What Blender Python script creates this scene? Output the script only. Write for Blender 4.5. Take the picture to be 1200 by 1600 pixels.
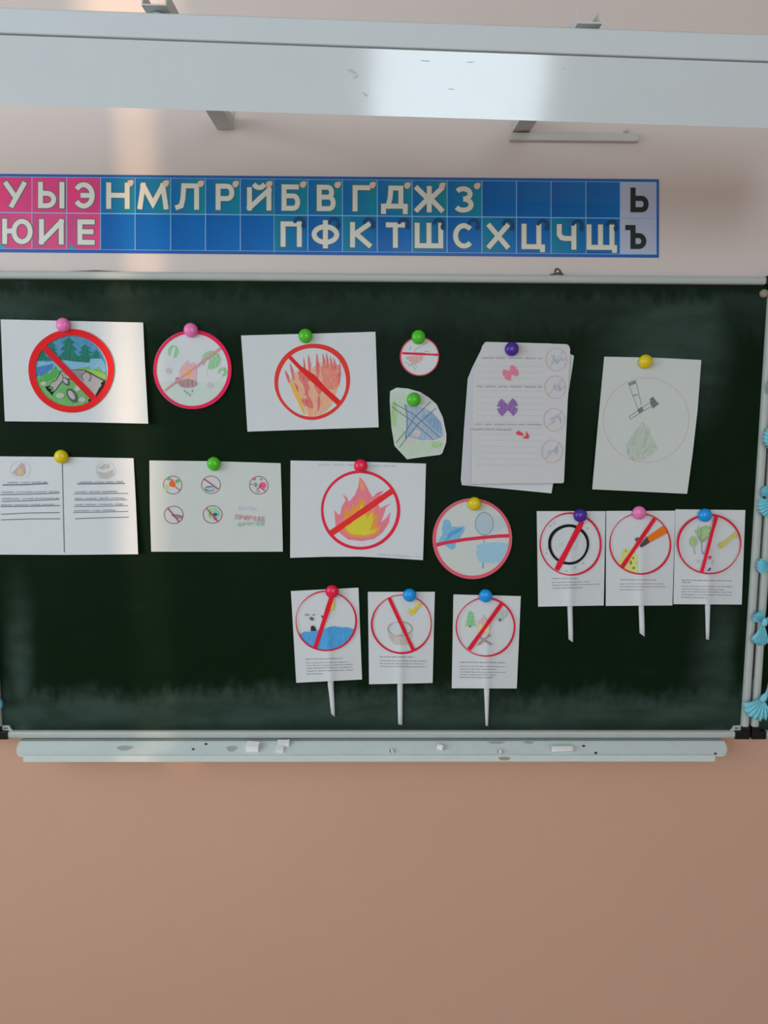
import bpy, bmesh, math, random
from mathutils import Vector, Matrix
random.seed(7)
for o in list(bpy.data.objects): bpy.data.objects.remove(o)
sc = bpy.context.scene
C = sc.collection
R = math.radians

# ------------------------------------------------------------------ camera
EYE = Vector((0.0, -1.63, 1.55))
F = 1155.0
PITCH, YAW, ROLL = R(6.5), R(0.75), R(0.3)
_f = Vector((math.sin(YAW)*math.cos(PITCH), math.cos(YAW)*math.cos(PITCH), -math.sin(PITCH)))
_r = Vector((math.cos(YAW), -math.sin(YAW), 0)); _u = _r.cross(_f)
RT = _r*math.cos(ROLL) + _u*math.sin(ROLL)
UP = -_r*math.sin(ROLL) + _u*math.cos(ROLL)
cam = bpy.data.cameras.new('camera'); co = bpy.data.objects.new('camera', cam); C.objects.link(co)
cam.sensor_fit = 'VERTICAL'; cam.sensor_height = 36; cam.lens = F/1600*36
cam.clip_start = 0.05
m = Matrix((RT, UP, -_f)).transposed().to_4x4(); m.translation = EYE
co.matrix_world = m
sc.camera = co

# ------------------------------------------------------------------ light
XL, XR, YB, YW, ZC = -3.1, 3.3, -6.6, 0.03, 3.05       # room limits, YW = front wall plane
w = bpy.data.worlds.new('World'); sc.world = w; w.use_nodes = True
w.node_tree.nodes['Background'].inputs[0].default_value = (0.75, 0.87, 1, 1)
w.node_tree.nodes['Background'].inputs[1].default_value = 0.6
def area(name, loc, sx, sy, rot, power, col):
    l = bpy.data.lights.new(name, 'AREA'); l.shape = 'RECTANGLE'; l.size = sx; l.size_y = sy
    l.energy = power; l.color = col
    o = bpy.data.objects.new(name, l); C.objects.link(o); o.location = loc; o.rotation_euler = rot
    return o
DAY = (0.80, 0.915, 1.0)
WIN_L = [(-1.75, 1.5), (-4.2, 1.7)]                    # left-wall windows: centre y, width
WZ0, WZ1 = 0.95, 2.85
for i, (yc, ww) in enumerate(WIN_L):
    area('window_daylight', (XL+0.07, yc, (WZ0+WZ1)/2), WZ1-WZ0-0.06, ww-0.06, (0, R(-90), 0), (58, 66)[i], DAY)
WB = (-0.11, 1.42, 1.25, 2.85)                          # back-wall window x0 x1 z0 z1
area('window_daylight', ((WB[0]+WB[1])/2, YB+0.07, (WB[2]+WB[3])/2), WB[1]-WB[0]-0.06, WB[3]-WB[2]-0.06, (R(90), 0, 0), 92, (0.80, 0.91, 1.0))
SUN_D = Vector((1.0, 0.80, -0.09)).normalized()
s = bpy.data.lights.new('sun', 'SUN'); s.energy = 4.6; s.angle = R(1.1); s.color = (1.0, 0.66, 0.40)
so = bpy.data.objects.new('sun', s); C.objects.link(so); so.location = (-8, -6, 5)
so.rotation_euler = SUN_D.to_track_quat('-Z', 'Y').to_euler()
vs = sc.view_settings
vs.view_transform = 'Standard'; vs.look = 'None'; vs.gamma = 1; vs.use_curve_mapping = False
vs.exposure = -0.36

# ------------------------------------------------------------------ helpers
def un(px, py, y=0.0):
    d = RT*((px-600)/F) - UP*((py-800)/F) + _f
    return EYE + d*((y-EYE.y)/d.y)
def lin(c): return tuple((v/255/12.92 if v/255 <= .04045 else ((v/255+.055)/1.055)**2.4) for v in c)
def ink(c, k=1.6): return tuple(min(.92, v*k) for v in lin(c))
MATS = {}
def mat(name, rgb, rough=0.6, spec=0.3, noise=0, nscale=60, metal=0, bump=0, coat=0):
    if name in MATS: return MATS[name]
    m = bpy.data.materials.new(name); m.use_nodes = True; nt = m.node_tree
    b = nt.nodes['Principled BSDF']
    b.inputs['Base Color'].default_value = (*rgb, 1); b.inputs['Roughness'].default_value = rough
    b.inputs['Specular IOR Level'].default_value = spec; b.inputs['Metallic'].default_value = metal
    b.inputs['Coat Weight'].default_value = coat
    if noise or bump:
        tc = nt.nodes.new('ShaderNodeTexCoord'); n = nt.nodes.new('ShaderNodeTexNoise')
        n.inputs['Scale'].default_value = nscale; n.inputs['Detail'].default_value = 4
        nt.links.new(tc.outputs['Object'], n.inputs['Vector'])
    if noise:
        mx = nt.nodes.new('ShaderNodeMix'); mx.data_type = 'RGBA'
        mx.inputs[6].default_value = (*[max(0, v*(1-noise)) for v in rgb], 1)
        mx.inputs[7].default_value = (*[min(1, v*(1+noise)) for v in rgb], 1)
        nt.links.new(n.outputs['Fac'], mx.inputs[0]); nt.links.new(mx.outputs[2], b.inputs['Base Color'])
    if bump:
        bp = nt.nodes.new('ShaderNodeBump'); bp.inputs['Strength'].default_value = bump; bp.inputs['Distance'].default_value = 0.002
        nt.links.new(n.outputs['Fac'], bp.inputs['Height']); nt.links.new(bp.outputs[0], b.inputs['Normal'])
    MATS[name] = m
    return m
PAPER = (0.72, 0.775, 0.80)
def pen(c, cover=1.0, grain=0.0):
    """marker / pencil colour on paper: cover = opacity, grain = patchy crayon texture"""
    key = 'pen_%d_%d_%d_%.2f_%.2f' % (*c, cover, grain)
    if key in MATS: return MATS[key]
    m = bpy.data.materials.new('drawn_colour'); m.use_nodes = True; nt = m.node_tree
    b = nt.nodes['Principled BSDF']; b.inputs['Roughness'].default_value = .75; b.inputs['Specular IOR Level'].default_value = .15
    col = ink(c, 1.36); full = tuple(p+(q-p)*cover for p, q in zip(PAPER, col))
    if grain:
        tc = nt.nodes.new('ShaderNodeTexCoord'); n = nt.nodes.new('ShaderNodeTexNoise')
        mp = nt.nodes.new('ShaderNodeMapping'); mp.inputs['Rotation'].default_value = (0, .7, 0); mp.inputs['Scale'].default_value = (1, 1, .35)
        n.inputs['Scale'].default_value = 300; n.inputs['Detail'].default_value = 3
        nt.links.new(tc.outputs['Object'], mp.inputs[0]); nt.links.new(mp.outputs[0], n.inputs['Vector'])
        r = nt.nodes.new('ShaderNodeMapRange'); r.inputs[1].default_value = .35; r.inputs[2].default_value = .65
        r.inputs[3].default_value = 0; r.inputs[4].default_value = 1
        nt.links.new(n.outputs['Fac'], r.inputs[0])
        mx = nt.nodes.new('ShaderNodeMix'); mx.data_type = 'RGBA'
        mx.inputs[6].default_value = (*[f+(p-f)*grain for f, p in zip(full, PAPER)], 1); mx.inputs[7].default_value = (*full, 1)
        nt.links.new(r.outputs[0], mx.inputs[0]); nt.links.new(mx.outputs[2], b.inputs['Base Color'])
    else: b.inputs['Base Color'].default_value = (*full, 1)
    MATS[key] = m
    return m
ORG = {}
def link(name, me, parent, loc):
    o = bpy.data.objects.new(name, me); C.objects.link(o)
    if parent is not None:
        o.parent = parent; o.location = loc - ORG[parent]
    else: o.location = loc
    ORG[o] = Vector(loc)
    return o
def tag(o, label=None, cat=None, group=None, kind=None):
    if label: o['label'] = label
    if cat: o['category'] = cat
    if group: o['group'] = group
    if kind: o['kind'] = kind
    return o
def empty(name, loc, label=None, cat=None, group=None):
    o = link(name, None, None, Vector(loc)); o.empty_display_size = .02
    return tag(o, label, cat, group)
def mesh(name, verts, faces, material, parent=None, smooth=False, base=None):
    """world-space verts -> one object whose origin is the middle of its lower edge"""
    vs_ = [Vector(v) for v in verts]
    if base is None:
        lo = [min(v[i] for v in vs_) for i in range(3)]; hi = [max(v[i] for v in vs_) for i in range(3)]
        base = Vector(((lo[0]+hi[0])/2, (lo[1]+hi[1])/2, lo[2]))
    me = bpy.data.meshes.new(name); me.from_pydata([v-base for v in vs_], [], faces)
    if smooth:
        for p in me.polygons: p.use_smooth = True
    me.materials.append(material); me.update()
    return link(name, me, parent, base)
def bm_obj(name, bm, material, parent=None, smooth=False, bevel=0):
    bmesh.ops.recalc_face_normals(bm, faces=bm.faces[:])
    bm.verts.index_update()
    o = mesh(name, [v.co.copy() for v in bm.verts], [[v.index for v in f.verts] for f in bm.faces], material, parent, smooth)
    bm.free()
    if bevel:
        b = o.modifiers.new('bevel', 'BEVEL'); b.width = bevel; b.segments = 2; b.limit_method = 'ANGLE'
    return o
def add_box(bm, x0, x1, y0, y1, z0, z1):
    v = [bm.verts.new((x, y, z)) for x in (x0, x1) for y in (y0, y1) for z in (z0, z1)]
    for f in ((0,1,3,2), (4,6,7,5), (0,4,5,1), (2,3,7,6), (0,2,6,4), (1,5,7,3)): bm.faces.new([v[i] for i in f])
def box(name, x0, x1, y0, y1, z0, z1, material, parent=None, bevel=0):
    bm = bmesh.new(); add_box(bm, x0, x1, y0, y1, z0, z1)
    return bm_obj(name, bm, material, parent, False, bevel)
def prism(name, outline, a, b, material, parent=None, bevel=0, smooth=False):
    """outline: list of points at end a (3-D), swept by the vector b-a"""
    n = len(outline); d = Vector(b)-Vector(a)
    vs_ = [Vector(p) for p in outline] + [Vector(p)+d for p in outline]
    fs = [list(range(n)), list(range(2*n-1, n-1, -1))] + [[i, n+i, n+(i+1) % n, (i+1) % n] for i in range(n)]
    bm = bmesh.new(); vv = [bm.verts.new(v) for v in vs_]
    for f in fs: bm.faces.new([vv[i] for i in f])
    return bm_obj(name, bm, material, parent, smooth, bevel)
def tube(name, pts, r, material, parent=None, n=8, cap=True):
    pts = [Vector(p) for p in pts]; rs = r if isinstance(r, (list, tuple)) else [r]*len(pts)
    vs_, fs = [], []
    for i, p in enumerate(pts):
        t = (pts[min(i+1, len(pts)-1)]-pts[max(i-1, 0)]).normalized()
        a = t.cross(Vector((0.13, .9, .2))).normalized(); b = t.cross(a)
        for k in range(n):
            q = 2*math.pi*k/n; vs_.append(p + (a*math.cos(q)+b*math.sin(q))*rs[i])
    for i in range(len(pts)-1):
        for k in range(n): fs.append([i*n+k, i*n+(k+1) % n, (i+1)*n+(k+1) % n, (i+1)*n+k])
    if cap: fs += [list(range(n)), list(range(len(vs_)-n, len(vs_)))]
    return mesh(name, vs_, fs, material, parent, True)

# flat drawing shapes, all as (verts2d, faces) in picture pixels of the board plane
def poly(pts): return (list(pts), [list(range(len(pts)))])
def ell(cx, cy, rx, ry, n=40, a0=0, a1=360, rot=0):
    full = abs(a1-a0) >= 360; k = n if full else n+1
    out = []
    for i in range(k):
        t = R(a0+(a1-a0)*i/n); x, y = rx*math.cos(t), ry*math.sin(t)
        out.append((cx+x*math.cos(rot)-y*math.sin(rot), cy+x*math.sin(rot)+y*math.cos(rot)))
    return out
def disc(*a, **k): return poly(ell(*a, **k))
def ribbon(pts, wd, closed=False):
    n = len(pts); ws = wd if isinstance(wd, (list, tuple)) else [wd]*n
    L, Rr = [], []
    for i in range(n):
        p = Vector(pts[i]).to_2d() if len(pts[i]) > 2 else Vector(pts[i])
        pv = Vector(pts[(i-1) % n]) if (closed or i > 0) else None
        nx = Vector(pts[(i+1) % n]) if (closed or i < n-1) else None
        d1 = (p-pv).normalized() if pv is not None else None; d2 = (nx-p).normalized() if nx is not None else None
        if d1 is None: d1 = d2
        if d2 is None: d2 = d1
        n1 = Vector((-d1.y, d1.x)); n2 = Vector((-d2.y, d2.x)); mm = (n1+n2)
        if mm.length < 1e-4: mm = n1.copy()
        mm.normalize(); k = 1/max(.45, mm.dot(n1))
        L.append(tuple(p+mm*ws[i]/2*k)); Rr.append(tuple(p-mm*ws[i]/2*k))
    vs_ = L+Rr
    fs = [[i, (i+1) % n, n+(i+1) % n, n+i] for i in range(n if closed else n-1)]
    return vs_, fs
def ring(cx, cy, rx, ry, wd, n=56, wob=0, seed=0, var=0):
    rnd = random.Random(seed); ph = [rnd.uniform(0, 6.28) for _ in range(4)]
    pts, ws = [], []
    for i in range(n):
        t = 2*math.pi*i/n; k = 1+wob*(math.sin(2*t+ph[0])+.6*math.sin(3*t+ph[1])+.4*math.sin(5*t+ph[2]))
        pts.append((cx+rx*k*math.cos(t), cy+ry*k*math.sin(t))); ws.append(wd*(1+var*math.sin(t+ph[3])+var*.5*math.sin(3*t+ph[1])))
    return ribbon(pts, ws, True)
def merge(*shapes):
    V, Fc = [], []
    for v, f in shapes:
        b = len(V); V += list(v); Fc += [[i+b for i in q] for q in f]
    return V, Fc
def tr(T, shape):
    ox, oy, s = T
    return [(ox+x/s, oy+y/s) for x, y in shape[0]], shape[1]
def hand(x0, x1, y, amp=8, step=9, slope=0, seed=0):
    """illegible joined handwriting: separate wavy words"""
    rnd = random.Random(seed); out = []; x = x0
    while x < x1-step*2:
        wl = min(rnd.uniform(5, 13)*step, x1-x); p = []; k = 0; xx = x
        while xx < x+wl:
            p.append((xx, y+slope*(xx-x0)+(amp if k % 2 else -amp)*rnd.uniform(.3, 1))); xx += step*rnd.uniform(.4, .7); k += 1
        if len(p) > 1: out.append(p)
        x += wl+step*rnd.uniform(.8, 1.6)
    return out
def printed(x0, x1, y, th, slope=0, seed=0):
    """illegible small print: word-long bars"""
    rnd = random.Random(seed); sh = []; x = x0
    while x < x1-10:
        wl = min(rnd.uniform(22, 95), x1-x)
        n = max(2, int(wl/9)); pts = [(x+wl*i/n, y+slope*(x+wl*i/n-x0)+rnd.uniform(-1.2, 1.2)) for i in range(n+1)]
        sh.append(ribbon(pts, [th*rnd.uniform(.5, 1) for _ in pts])); x += wl+rnd.uniform(6, 10)
    return merge(*sh)

def drape(name, shape, off, material, parent, maxlen=None, flipcheck=True, thick=0):
    bm = bmesh.new(); vv = [bm.verts.new((x, y, 0)) for x, y in shape[0]]
    for f in shape[1]:
        try: bm.faces.new([vv[i] for i in f])
        except ValueError: pass
    bm.normal_update()
    if maxlen:
        bmesh.ops.triangulate(bm, faces=bm.faces[:])
        for _ in range(6):
            le = [e for e in bm.edges if e.calc_length() > maxlen]
            if not le: break
            bmesh.ops.subdivide_edges(bm, edges=le, cuts=1); bm.normal_update()
            bmesh.ops.triangulate(bm, faces=bm.faces[:])
    elif any(len(f.verts) > 4 for f in bm.faces): bmesh.ops.triangulate(bm, faces=bm.faces[:])
    bm.verts.index_update()
    comp = {}; k = 0                        # overlapping strokes of one drawing lie a hair apart
    for v in bm.verts:
        if v.index in comp: continue
        todo = [v]; comp[v.index] = k
        while todo:
            q = todo.pop()
            for e in q.link_edges:
                o_ = e.other_vert(q)
                if o_.index not in comp: comp[o_.index] = k; todo.append(o_)
        k += 1
    vs_ = [un(v.co.x, v.co.y, -off(v.co.x, v.co.y)-.000012*(comp[v.index] % 6)) for v in bm.verts]
    fs = []
    for f in bm.faces:
        q = [v.index for v in f.verts]
        nrm = (vs_[q[1]]-vs_[q[0]]).cross(vs_[q[2]]-vs_[q[0]])
        fs.append(q[::-1] if nrm.y > 0 else q)
    bm.free()
    o = mesh(name, vs_, fs, material, parent, bool(maxlen))
    if thick:
        sd = o.modifiers.new('thickness', 'SOLIDIFY'); sd.thickness = thick; sd.offset = -1
        es = o.modifiers.new('crisp_edges', 'EDGE_SPLIT'); es.split_angle = R(40)
    return o

# ------------------------------------------------------------------ base materials
M_PAPER = mat('paper', PAPER, .8, .15, .03, 25)
M_PAPER2 = mat('paper_greyish', (0.665, 0.725, 0.70), .8, .15, .03, 25)
M_PRINT = mat('grey_print', (.32, .33, .345), .8, .1)
M_FRAME = mat('frame_pale_enamel', (.50, .56, .53), .38, .4, .05, 30)
M_BLACK = mat('black_plastic', (.006, .006, .008), .4, .4)
M_LAMP = mat('lamp_white_enamel', (.66, .735, .76), .10, .5, .02, 20, bump=.012)
M_ARM = mat('bracket_enamel', (.66, .67, .63), .5, .3, .04, 30)
M_TRAY = mat('tray_mint_enamel', (.68, .78, .76), .6, .2, .06, 40)
M_CHALK = mat('chalk', (.85, .88, .86), .95, .05, .06, 300)
M_WHITE = mat('white_paint', (.78, .78, .76), .6, .3)
M_DARK = mat('hinge_dark', (.05, .042, .038), .6, .3, .2, 60)

# ------------------------------------------------------------------ the room
def wall_material():
    m = bpy.data.materials.new('two_tone_wall_paint'); m.use_nodes = True; nt = m.node_tree; b = nt.nodes['Principled BSDF']
    b.inputs['Roughness'].default_value = .55; b.inputs['Specular IOR Level'].default_value = .25
    tc = nt.nodes.new('ShaderNodeTexCoord'); sp = nt.nodes.new('ShaderNodeSeparateXYZ'); nt.links.new(tc.outputs['Object'], sp.inputs[0])
    gt = nt.nodes.new('ShaderNodeMath'); gt.operation = 'GREATER_THAN'; gt.inputs[1].default_value = 1.40
    nt.links.new(sp.outputs[2], gt.inputs[0])
    n = nt.nodes.new('ShaderNodeTexNoise'); n.inputs['Scale'].default_value = 2.2; n.inputs['Detail'].default_value = 5; nt.links.new(tc.outputs['Object'], n.inputs['Vector'])
    cols = []
    for lo, hi in (((.67, .415, .30), (.72, .45, .325)), ((.76, .67, .625), (.80, .71, .665))):
        mx = nt.nodes.new('ShaderNodeMix'); mx.data_type = 'RGBA'; mx.inputs[6].default_value = (*lo, 1); mx.inputs[7].default_value = (*hi, 1)
        nt.links.new(n.outputs['Fac'], mx.inputs[0]); cols.append(mx)
    fin = nt.nodes.new('ShaderNodeMix'); fin.data_type = 'RGBA'
    nt.links.new(gt.outputs[0], fin.inputs[0]); nt.links.new(cols[0].outputs[2], fin.inputs[6]); nt.links.new(cols[1].outputs[2], fin.inputs[7])
    nt.links.new(fin.outputs[2], b.inputs['Base Color'])
    n2 = nt.nodes.new('ShaderNodeTexNoise'); n2.inputs['Scale'].default_value = 160; nt.links.new(tc.outputs['Object'], n2.inputs['Vector'])
    bp = nt.nodes.new('ShaderNodeBump'); bp.inputs['Strength'].default_value = .08; bp.inputs['Distance'].default_value = .001
    nt.links.new(n2.outputs['Fac'], bp.inputs['Height']); nt.links.new(bp.outputs[0], b.inputs['Normal'])
    return m
M_WALL = wall_material()
M_SIDE = mat('side_wall_paint', (.62, .49, .42), .7, .2, .03, 3)
M_CEIL = mat('ceiling_whitewash', (.60, .60, .59), .85, .1, .03, 4)
M_FLOOR = mat('floor_linoleum', (.30, .19, .11), .45, .3, .15, 8)
TH = .2
tag(box('wall_front', XL-TH, XR+TH, YW, YW+TH, 0, ZC, M_WALL), 'pink and peach painted wall behind the chalkboard', kind='structure')
tag(box('floor', XL-TH, XR+TH, YB-TH, YW+TH, -TH, 0, M_FLOOR), 'brown linoleum classroom floor below the wall', kind='structure')
tag(box('ceiling', XL-TH, XR+TH, YB-TH, YW+TH, ZC, ZC+TH, M_CEIL), 'white classroom ceiling above the lamp', kind='structure')
tag(box('wall_right', XR, XR+TH, YB, YW, 0, ZC, M_SIDE), 'plain pink side wall to the right', kind='structure')
bm = bmesh.new()
ye = [YB] + [v for yc, ww in sorted(WIN_L) for v in (yc-ww/2, yc+ww/2)] + [YW]
for i in range(0, len(ye), 2): add_box(bm, XL-TH, XL, ye[i], ye[i+1], 0, ZC)
for i in range(1, len(ye)-1, 2):
    add_box(bm, XL-TH, XL, ye[i], ye[i+1], 0, WZ0); add_box(bm, XL-TH, XL, ye[i], ye[i+1], WZ1, ZC)
tag(bm_obj('wall_left', bm, M_SIDE), 'pink side wall with two windows to the left', kind='structure')
bm = bmesh.new()
add_box(bm, XL-TH, WB[0], YB-TH, YB, 0, ZC); add_box(bm, WB[1], XR+TH, YB-TH, YB, 0, ZC)
add_box(bm, WB[0], WB[1], YB-TH, YB, 0, WB[2]); add_box(bm, WB[0], WB[1], YB-TH, YB, WB[3], ZC)
tag(bm_obj('wall_back', bm, M_SIDE), 'pink rear wall with one window behind the viewer', kind='structure')
M_GLASS = bpy.data.materials.new('window_glass'); M_GLASS.use_nodes = True
_nt = M_GLASS.node_tree; _t = _nt.nodes.new('ShaderNodeBsdfTransparent'); _g = _nt.nodes.new('ShaderNodeBsdfGlossy'); _x = _nt.nodes.new('ShaderNodeMixShader')
_g.inputs['Roughness'].default_value = .02; _x.inputs[0].default_value = .06
_nt.links.new(_t.outputs[0], _x.inputs[1]); _nt.links.new(_g.outputs[0], _x.inputs[2]); _nt.links.new(_x.outputs[0], _nt.nodes['Material Output'].inputs[0])
def window(name, axis, pos, a0, a1, z0, z1, label):
    bm = bmesh.new(); t = .05
    def bx(p, q, r, s_):
        if axis == 'x': add_box(bm, pos-.10, pos-.04, p, q, r, s_)
        else: add_box(bm, p, q, pos-.10, pos-.04, r, s_)
    bx(a0, a0+t, z0, z1); bx(a1-t, a1, z0, z1); bx(a0+t, a1-t, z0, z0+t); bx(a0+t, a1-t, z1-t, z1)
    o = tag(bm_obj(name, bm, M_WHITE), label, kind='structure')
    if axis == 'x': box('pane', pos-.075, pos-.065, a0+t, a1-t, z0+t, z1-t, M_GLASS, o)
    else: box('pane', a0+t, a1-t, pos-.075, pos-.065, z0+t, z1-t, M_GLASS, o)
    return o
for i, (yc, ww) in enumerate(WIN_L):
    window('window_%d' % (i+1), 'x', XL, yc-ww/2, yc+ww/2, WZ0, WZ1, ('white framed window of the left wall nearer the chalkboard', 'white framed window of the left wall farther from the chalkboard')[i])
window('window_3', 'y', YB, *WB, 'white framed window of the rear wall, mirrored in the lamp')
# unseen curtains on the left windows; the nearer pair's gap is shaped to draw the sun streak
M_CURT = mat('curtain_cloth', (.72, .70, .66), .9, .1)
def curtain(ya, yb, label, grp):
    """ya, yb: the two side edges as functions of height"""
    n = 24; zs = (.75, 1.0, 1.2, 1.4, 1.6, 1.8, 1.95, 2.1, 2.3, 2.42, 2.5, 2.6, 2.98); vs_, fs = [], []
    for i in range(n+1):
        for z in zs:
            a, b = ya(z), yb(z); dx = .018*math.sin(i*1.9) if 0 < i < n else 0
            vs_.append((XL+.05+dx, a+(b-a)*i/n, z))
    k = len(zs)
    for i in range(n):
        for j in range(k-1): q = i*k+j; fs.append([q, q+1, q+k+1, q+k])
    o = mesh('curtain', vs_, fs, M_CURT, smooth=True); sd = o.modifiers.new('t', 'SOLIDIFY'); sd.thickness = .004
    return tag(o, label, 'curtain', grp)
def slit_y(px, py):
    """where on the left wall the ray to this point of the board plane comes from"""
    p = un(px, py, 0.0); k = (p.x-(XL+.05))/SUN_D.x; q = p-SUN_D*k
    return q
qa, qb = slit_y(165, 100), slit_y(248, 1140)
ex = lambda z: qa.y+(qb.y-qa.y)*(z-qa.z)/(qb.z-qa.z)
HG = ((.75, .012), (1.2, .014), (1.4, .022), (1.6, .024), (1.8, .034), (1.95, .030), (2.1, .018), (2.3, .020), (2.42, .016), (2.5, .03), (2.6, .075), (2.98, .085))
def hg(z):                                  # half width of the gap between the curtains
    for (z0, g0), (z1, g1) in zip(HG, HG[1:]):
        if z <= z1: return g0+(g1-g0)*(z-z0)/(z1-z0)
    return HG[-1][1]
curtain(lambda z: -2.62, lambda z: ex(z)-hg(z), 'pale cloth curtain left of the sunlit gap, nearer window', 'window curtains')
curtain(lambda z: ex(z)+hg(z), lambda z: -.85, 'pale cloth curtain right of the sunlit gap, nearer window', 'window curtains')
curtain(lambda z: -5.2, lambda z: -3.2, 'pale cloth curtain drawn across the farther left window', 'window curtains')

# two unseen fill lamps, added under the ceiling for more light from above
M_DIFF = mat('fill_diffuser', (.85, .85, .82), .5); 
_e = M_DIFF.node_tree.nodes['Principled BSDF']; _e.inputs['Emission Color'].default_value = (1, .97, .92, 1); _e.inputs['Emission Strength'].default_value = 1.0
for xc, lb in ((-1.35, 'added ceiling fill lamp toward the windows'), (1.35, 'added ceiling fill lamp toward the right wall')):
    rt = empty('fill_lamp', (xc, -4.3, ZC-.09), lb, 'fill lamp', 'added fill lamps')
    box('housing', xc-.62, xc+.62, -4.42, -4.18, ZC-.05, ZC-.001, M_WHITE, rt, .004)
    box('diffuser', xc-.60, xc+.60, -4.40, -4.20, ZC-.085, ZC-.0505, M_DIFF, rt, .01)
    area('fill_lamp_light', (xc, -4.3, ZC-.092), 1.2, .2, (0, 0, 0), 9, (1, .97, .93))

# ------------------------------------------------------------------ chalkboard
BX0, BX1 = -.846, .847                     # panel edges
BZ0 = un(600, 1140.5).z; BZ1 = un(600, 441).z
def board_material():
    m = bpy.data.materials.new('chalkboard_green'); m.use_nodes = True; nt = m.node_tree; b = nt.nodes['Principled BSDF']
    b.inputs['Roughness'].default_value = .42; b.inputs['Specular IOR Level'].default_value = .04
    tc = nt.nodes.new('ShaderNodeTexCoord'); sp = nt.nodes.new('ShaderNodeSeparateXYZ'); nt.links.new(tc.outputs['Object'], sp.inputs[0])
    def math_(op, a, c=None):
        n = nt.nodes.new('ShaderNodeMath'); n.operation = op
        for i, v in enumerate((a, c)):
            if v is None: continue
            if isinstance(v, (int, float)): n.inputs[i].default_value = v
            else: nt.links.new(v, n.inputs[i])
        return n.outputs[0]
    def rng(v, a, c, lo=0, hi=1):
        n = nt.nodes.new('ShaderNodeMapRange'); n.interpolation_type = 'SMOOTHSTEP'
        for i, q in enumerate((a, c, lo, hi)): n.inputs[i+1].default_value = q
        nt.links.new(v, n.inputs[0]); return n.outputs[0]
    def noise(scale, vec=(1, 1, 1), det=5):
        mp = nt.nodes.new('ShaderNodeMapping'); mp.inputs['Scale'].default_value = vec; nt.links.new(tc.outputs['Object'], mp.inputs[0])
        n = nt.nodes.new('ShaderNodeTexNoise'); n.inputs['Scale'].default_value = scale; n.inputs['Detail'].default_value = det
        nt.links.new(mp.outputs[0], n.inputs['Vector']); return n.outputs['Fac']
    X, Z = sp.outputs[0], sp.outputs[2]          # origin: middle of the lower edge
    big = noise(5); scratch = noise(60, (1, 1, .5), 6); sm = noise(26, (.35, 1, 1), 6)
    wob = math_('ADD', math_('MULTIPLY', math_('SUBTRACT', big, .5), .10), math_('MULTIPLY', math_('SUBTRACT', scratch, .5), .07))
    zz = math_('ADD', Z, wob)
    bottom = math_('MULTIPLY', rng(zz, .055, .125, 1, 0), rng(Z, .0, .03, .45, 1))
    xl = math_('ADD', X, math_('MULTIPLY', math_('SUBTRACT', big, .5), .06))
    left = math_('MULTIPLY', math_('MULTIPLY', rng(xl, -.845, -.80, 0, 1), rng(xl, -.80, -.755, 1, 0)), rng(Z, .45, .1, 0, 1))
    right = math_('MULTIPLY', math_('MULTIPLY', rng(xl, .70, .79, 0, 1), rng(xl, .80, .84, 1, 0)), rng(zz, .40, .16, 0, .8))
    tl = math_('MULTIPLY', math_('MULTIPLY', rng(X, -.83, -.5, .9, .35), rng(zz, .86, .93, 0, 1)), rng(zz, .955, .99, 1, .2))
    tr_ = math_('MULTIPLY', math_('MULTIPLY', rng(xl, .42, .62, 0, 1), rng(xl, .70, .80, 1, 0)), math_('MULTIPLY', rng(zz, .66, .86, 0, 1), rng(zz, .94, .985, 1, 0)))
    tm = math_('MULTIPLY', rng(zz, .88, .95, 0, .45), rng(zz, .96, .99, 1, .2))
    tot = math_('MAXIMUM', math_('MAXIMUM', math_('MAXIMUM', bottom, left), math_('MAXIMUM', right, tl)), math_('MAXIMUM', tr_, tm))
    tot = math_('MULTIPLY', tot, rng(sm, .25, .7, .55, 1))
    tot = math_('ADD', math_('MULTIPLY', tot, .95), math_('MULTIPLY', rng(sm, .5, .85), .05))
    mx = nt.nodes.new('ShaderNodeMix'); mx.data_type = 'RGBA'
    mx.inputs[6].default_value = (.0052, .0165, .0065, 1); mx.inputs[7].default_value = (.046, .078, .064, 1)
    nt.links.new(tot, mx.inputs[0]); nt.links.new(mx.outputs[2], b.inputs['Base Color'])
    ro = rng(tot, 0, 1, .40, .8); nt.links.new(ro, b.inputs['Roughness'])
    return m
M_BOARD = board_material()
FW = .017                                   # frame bar width
FY0, FY1 = -.010, .022                      # frame front / back
def bar(name, parent, x0, x1, z0, z1):
    return box(name, x0, x1, FY0, FY1, z0, z1, M_FRAME, parent, .006)
def screw(name, parent, c, r, material, h=.006):
    vs_, fs = [], []; n = 14
    for k, (rr, yy) in enumerate(((1, 0), (1, -.4), (.75, -.85), (0.3, -1))):
        for i in range(n):
            t = 2*math.pi*i/n; vs_.append((c[0]+r*rr*math.cos(t), c[1]+h*yy, c[2]+r*rr*math.sin(t)))
    for k in range(3):
        for i in range(n): fs.append([k*n+i, k*n+(i+1) % n, (k+1)*n+(i+1) % n, (k+1)*n+i])
    fs.append([3*n+i for i in range(n)])
    return mesh(name, vs_, fs, material, parent, True)
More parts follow.
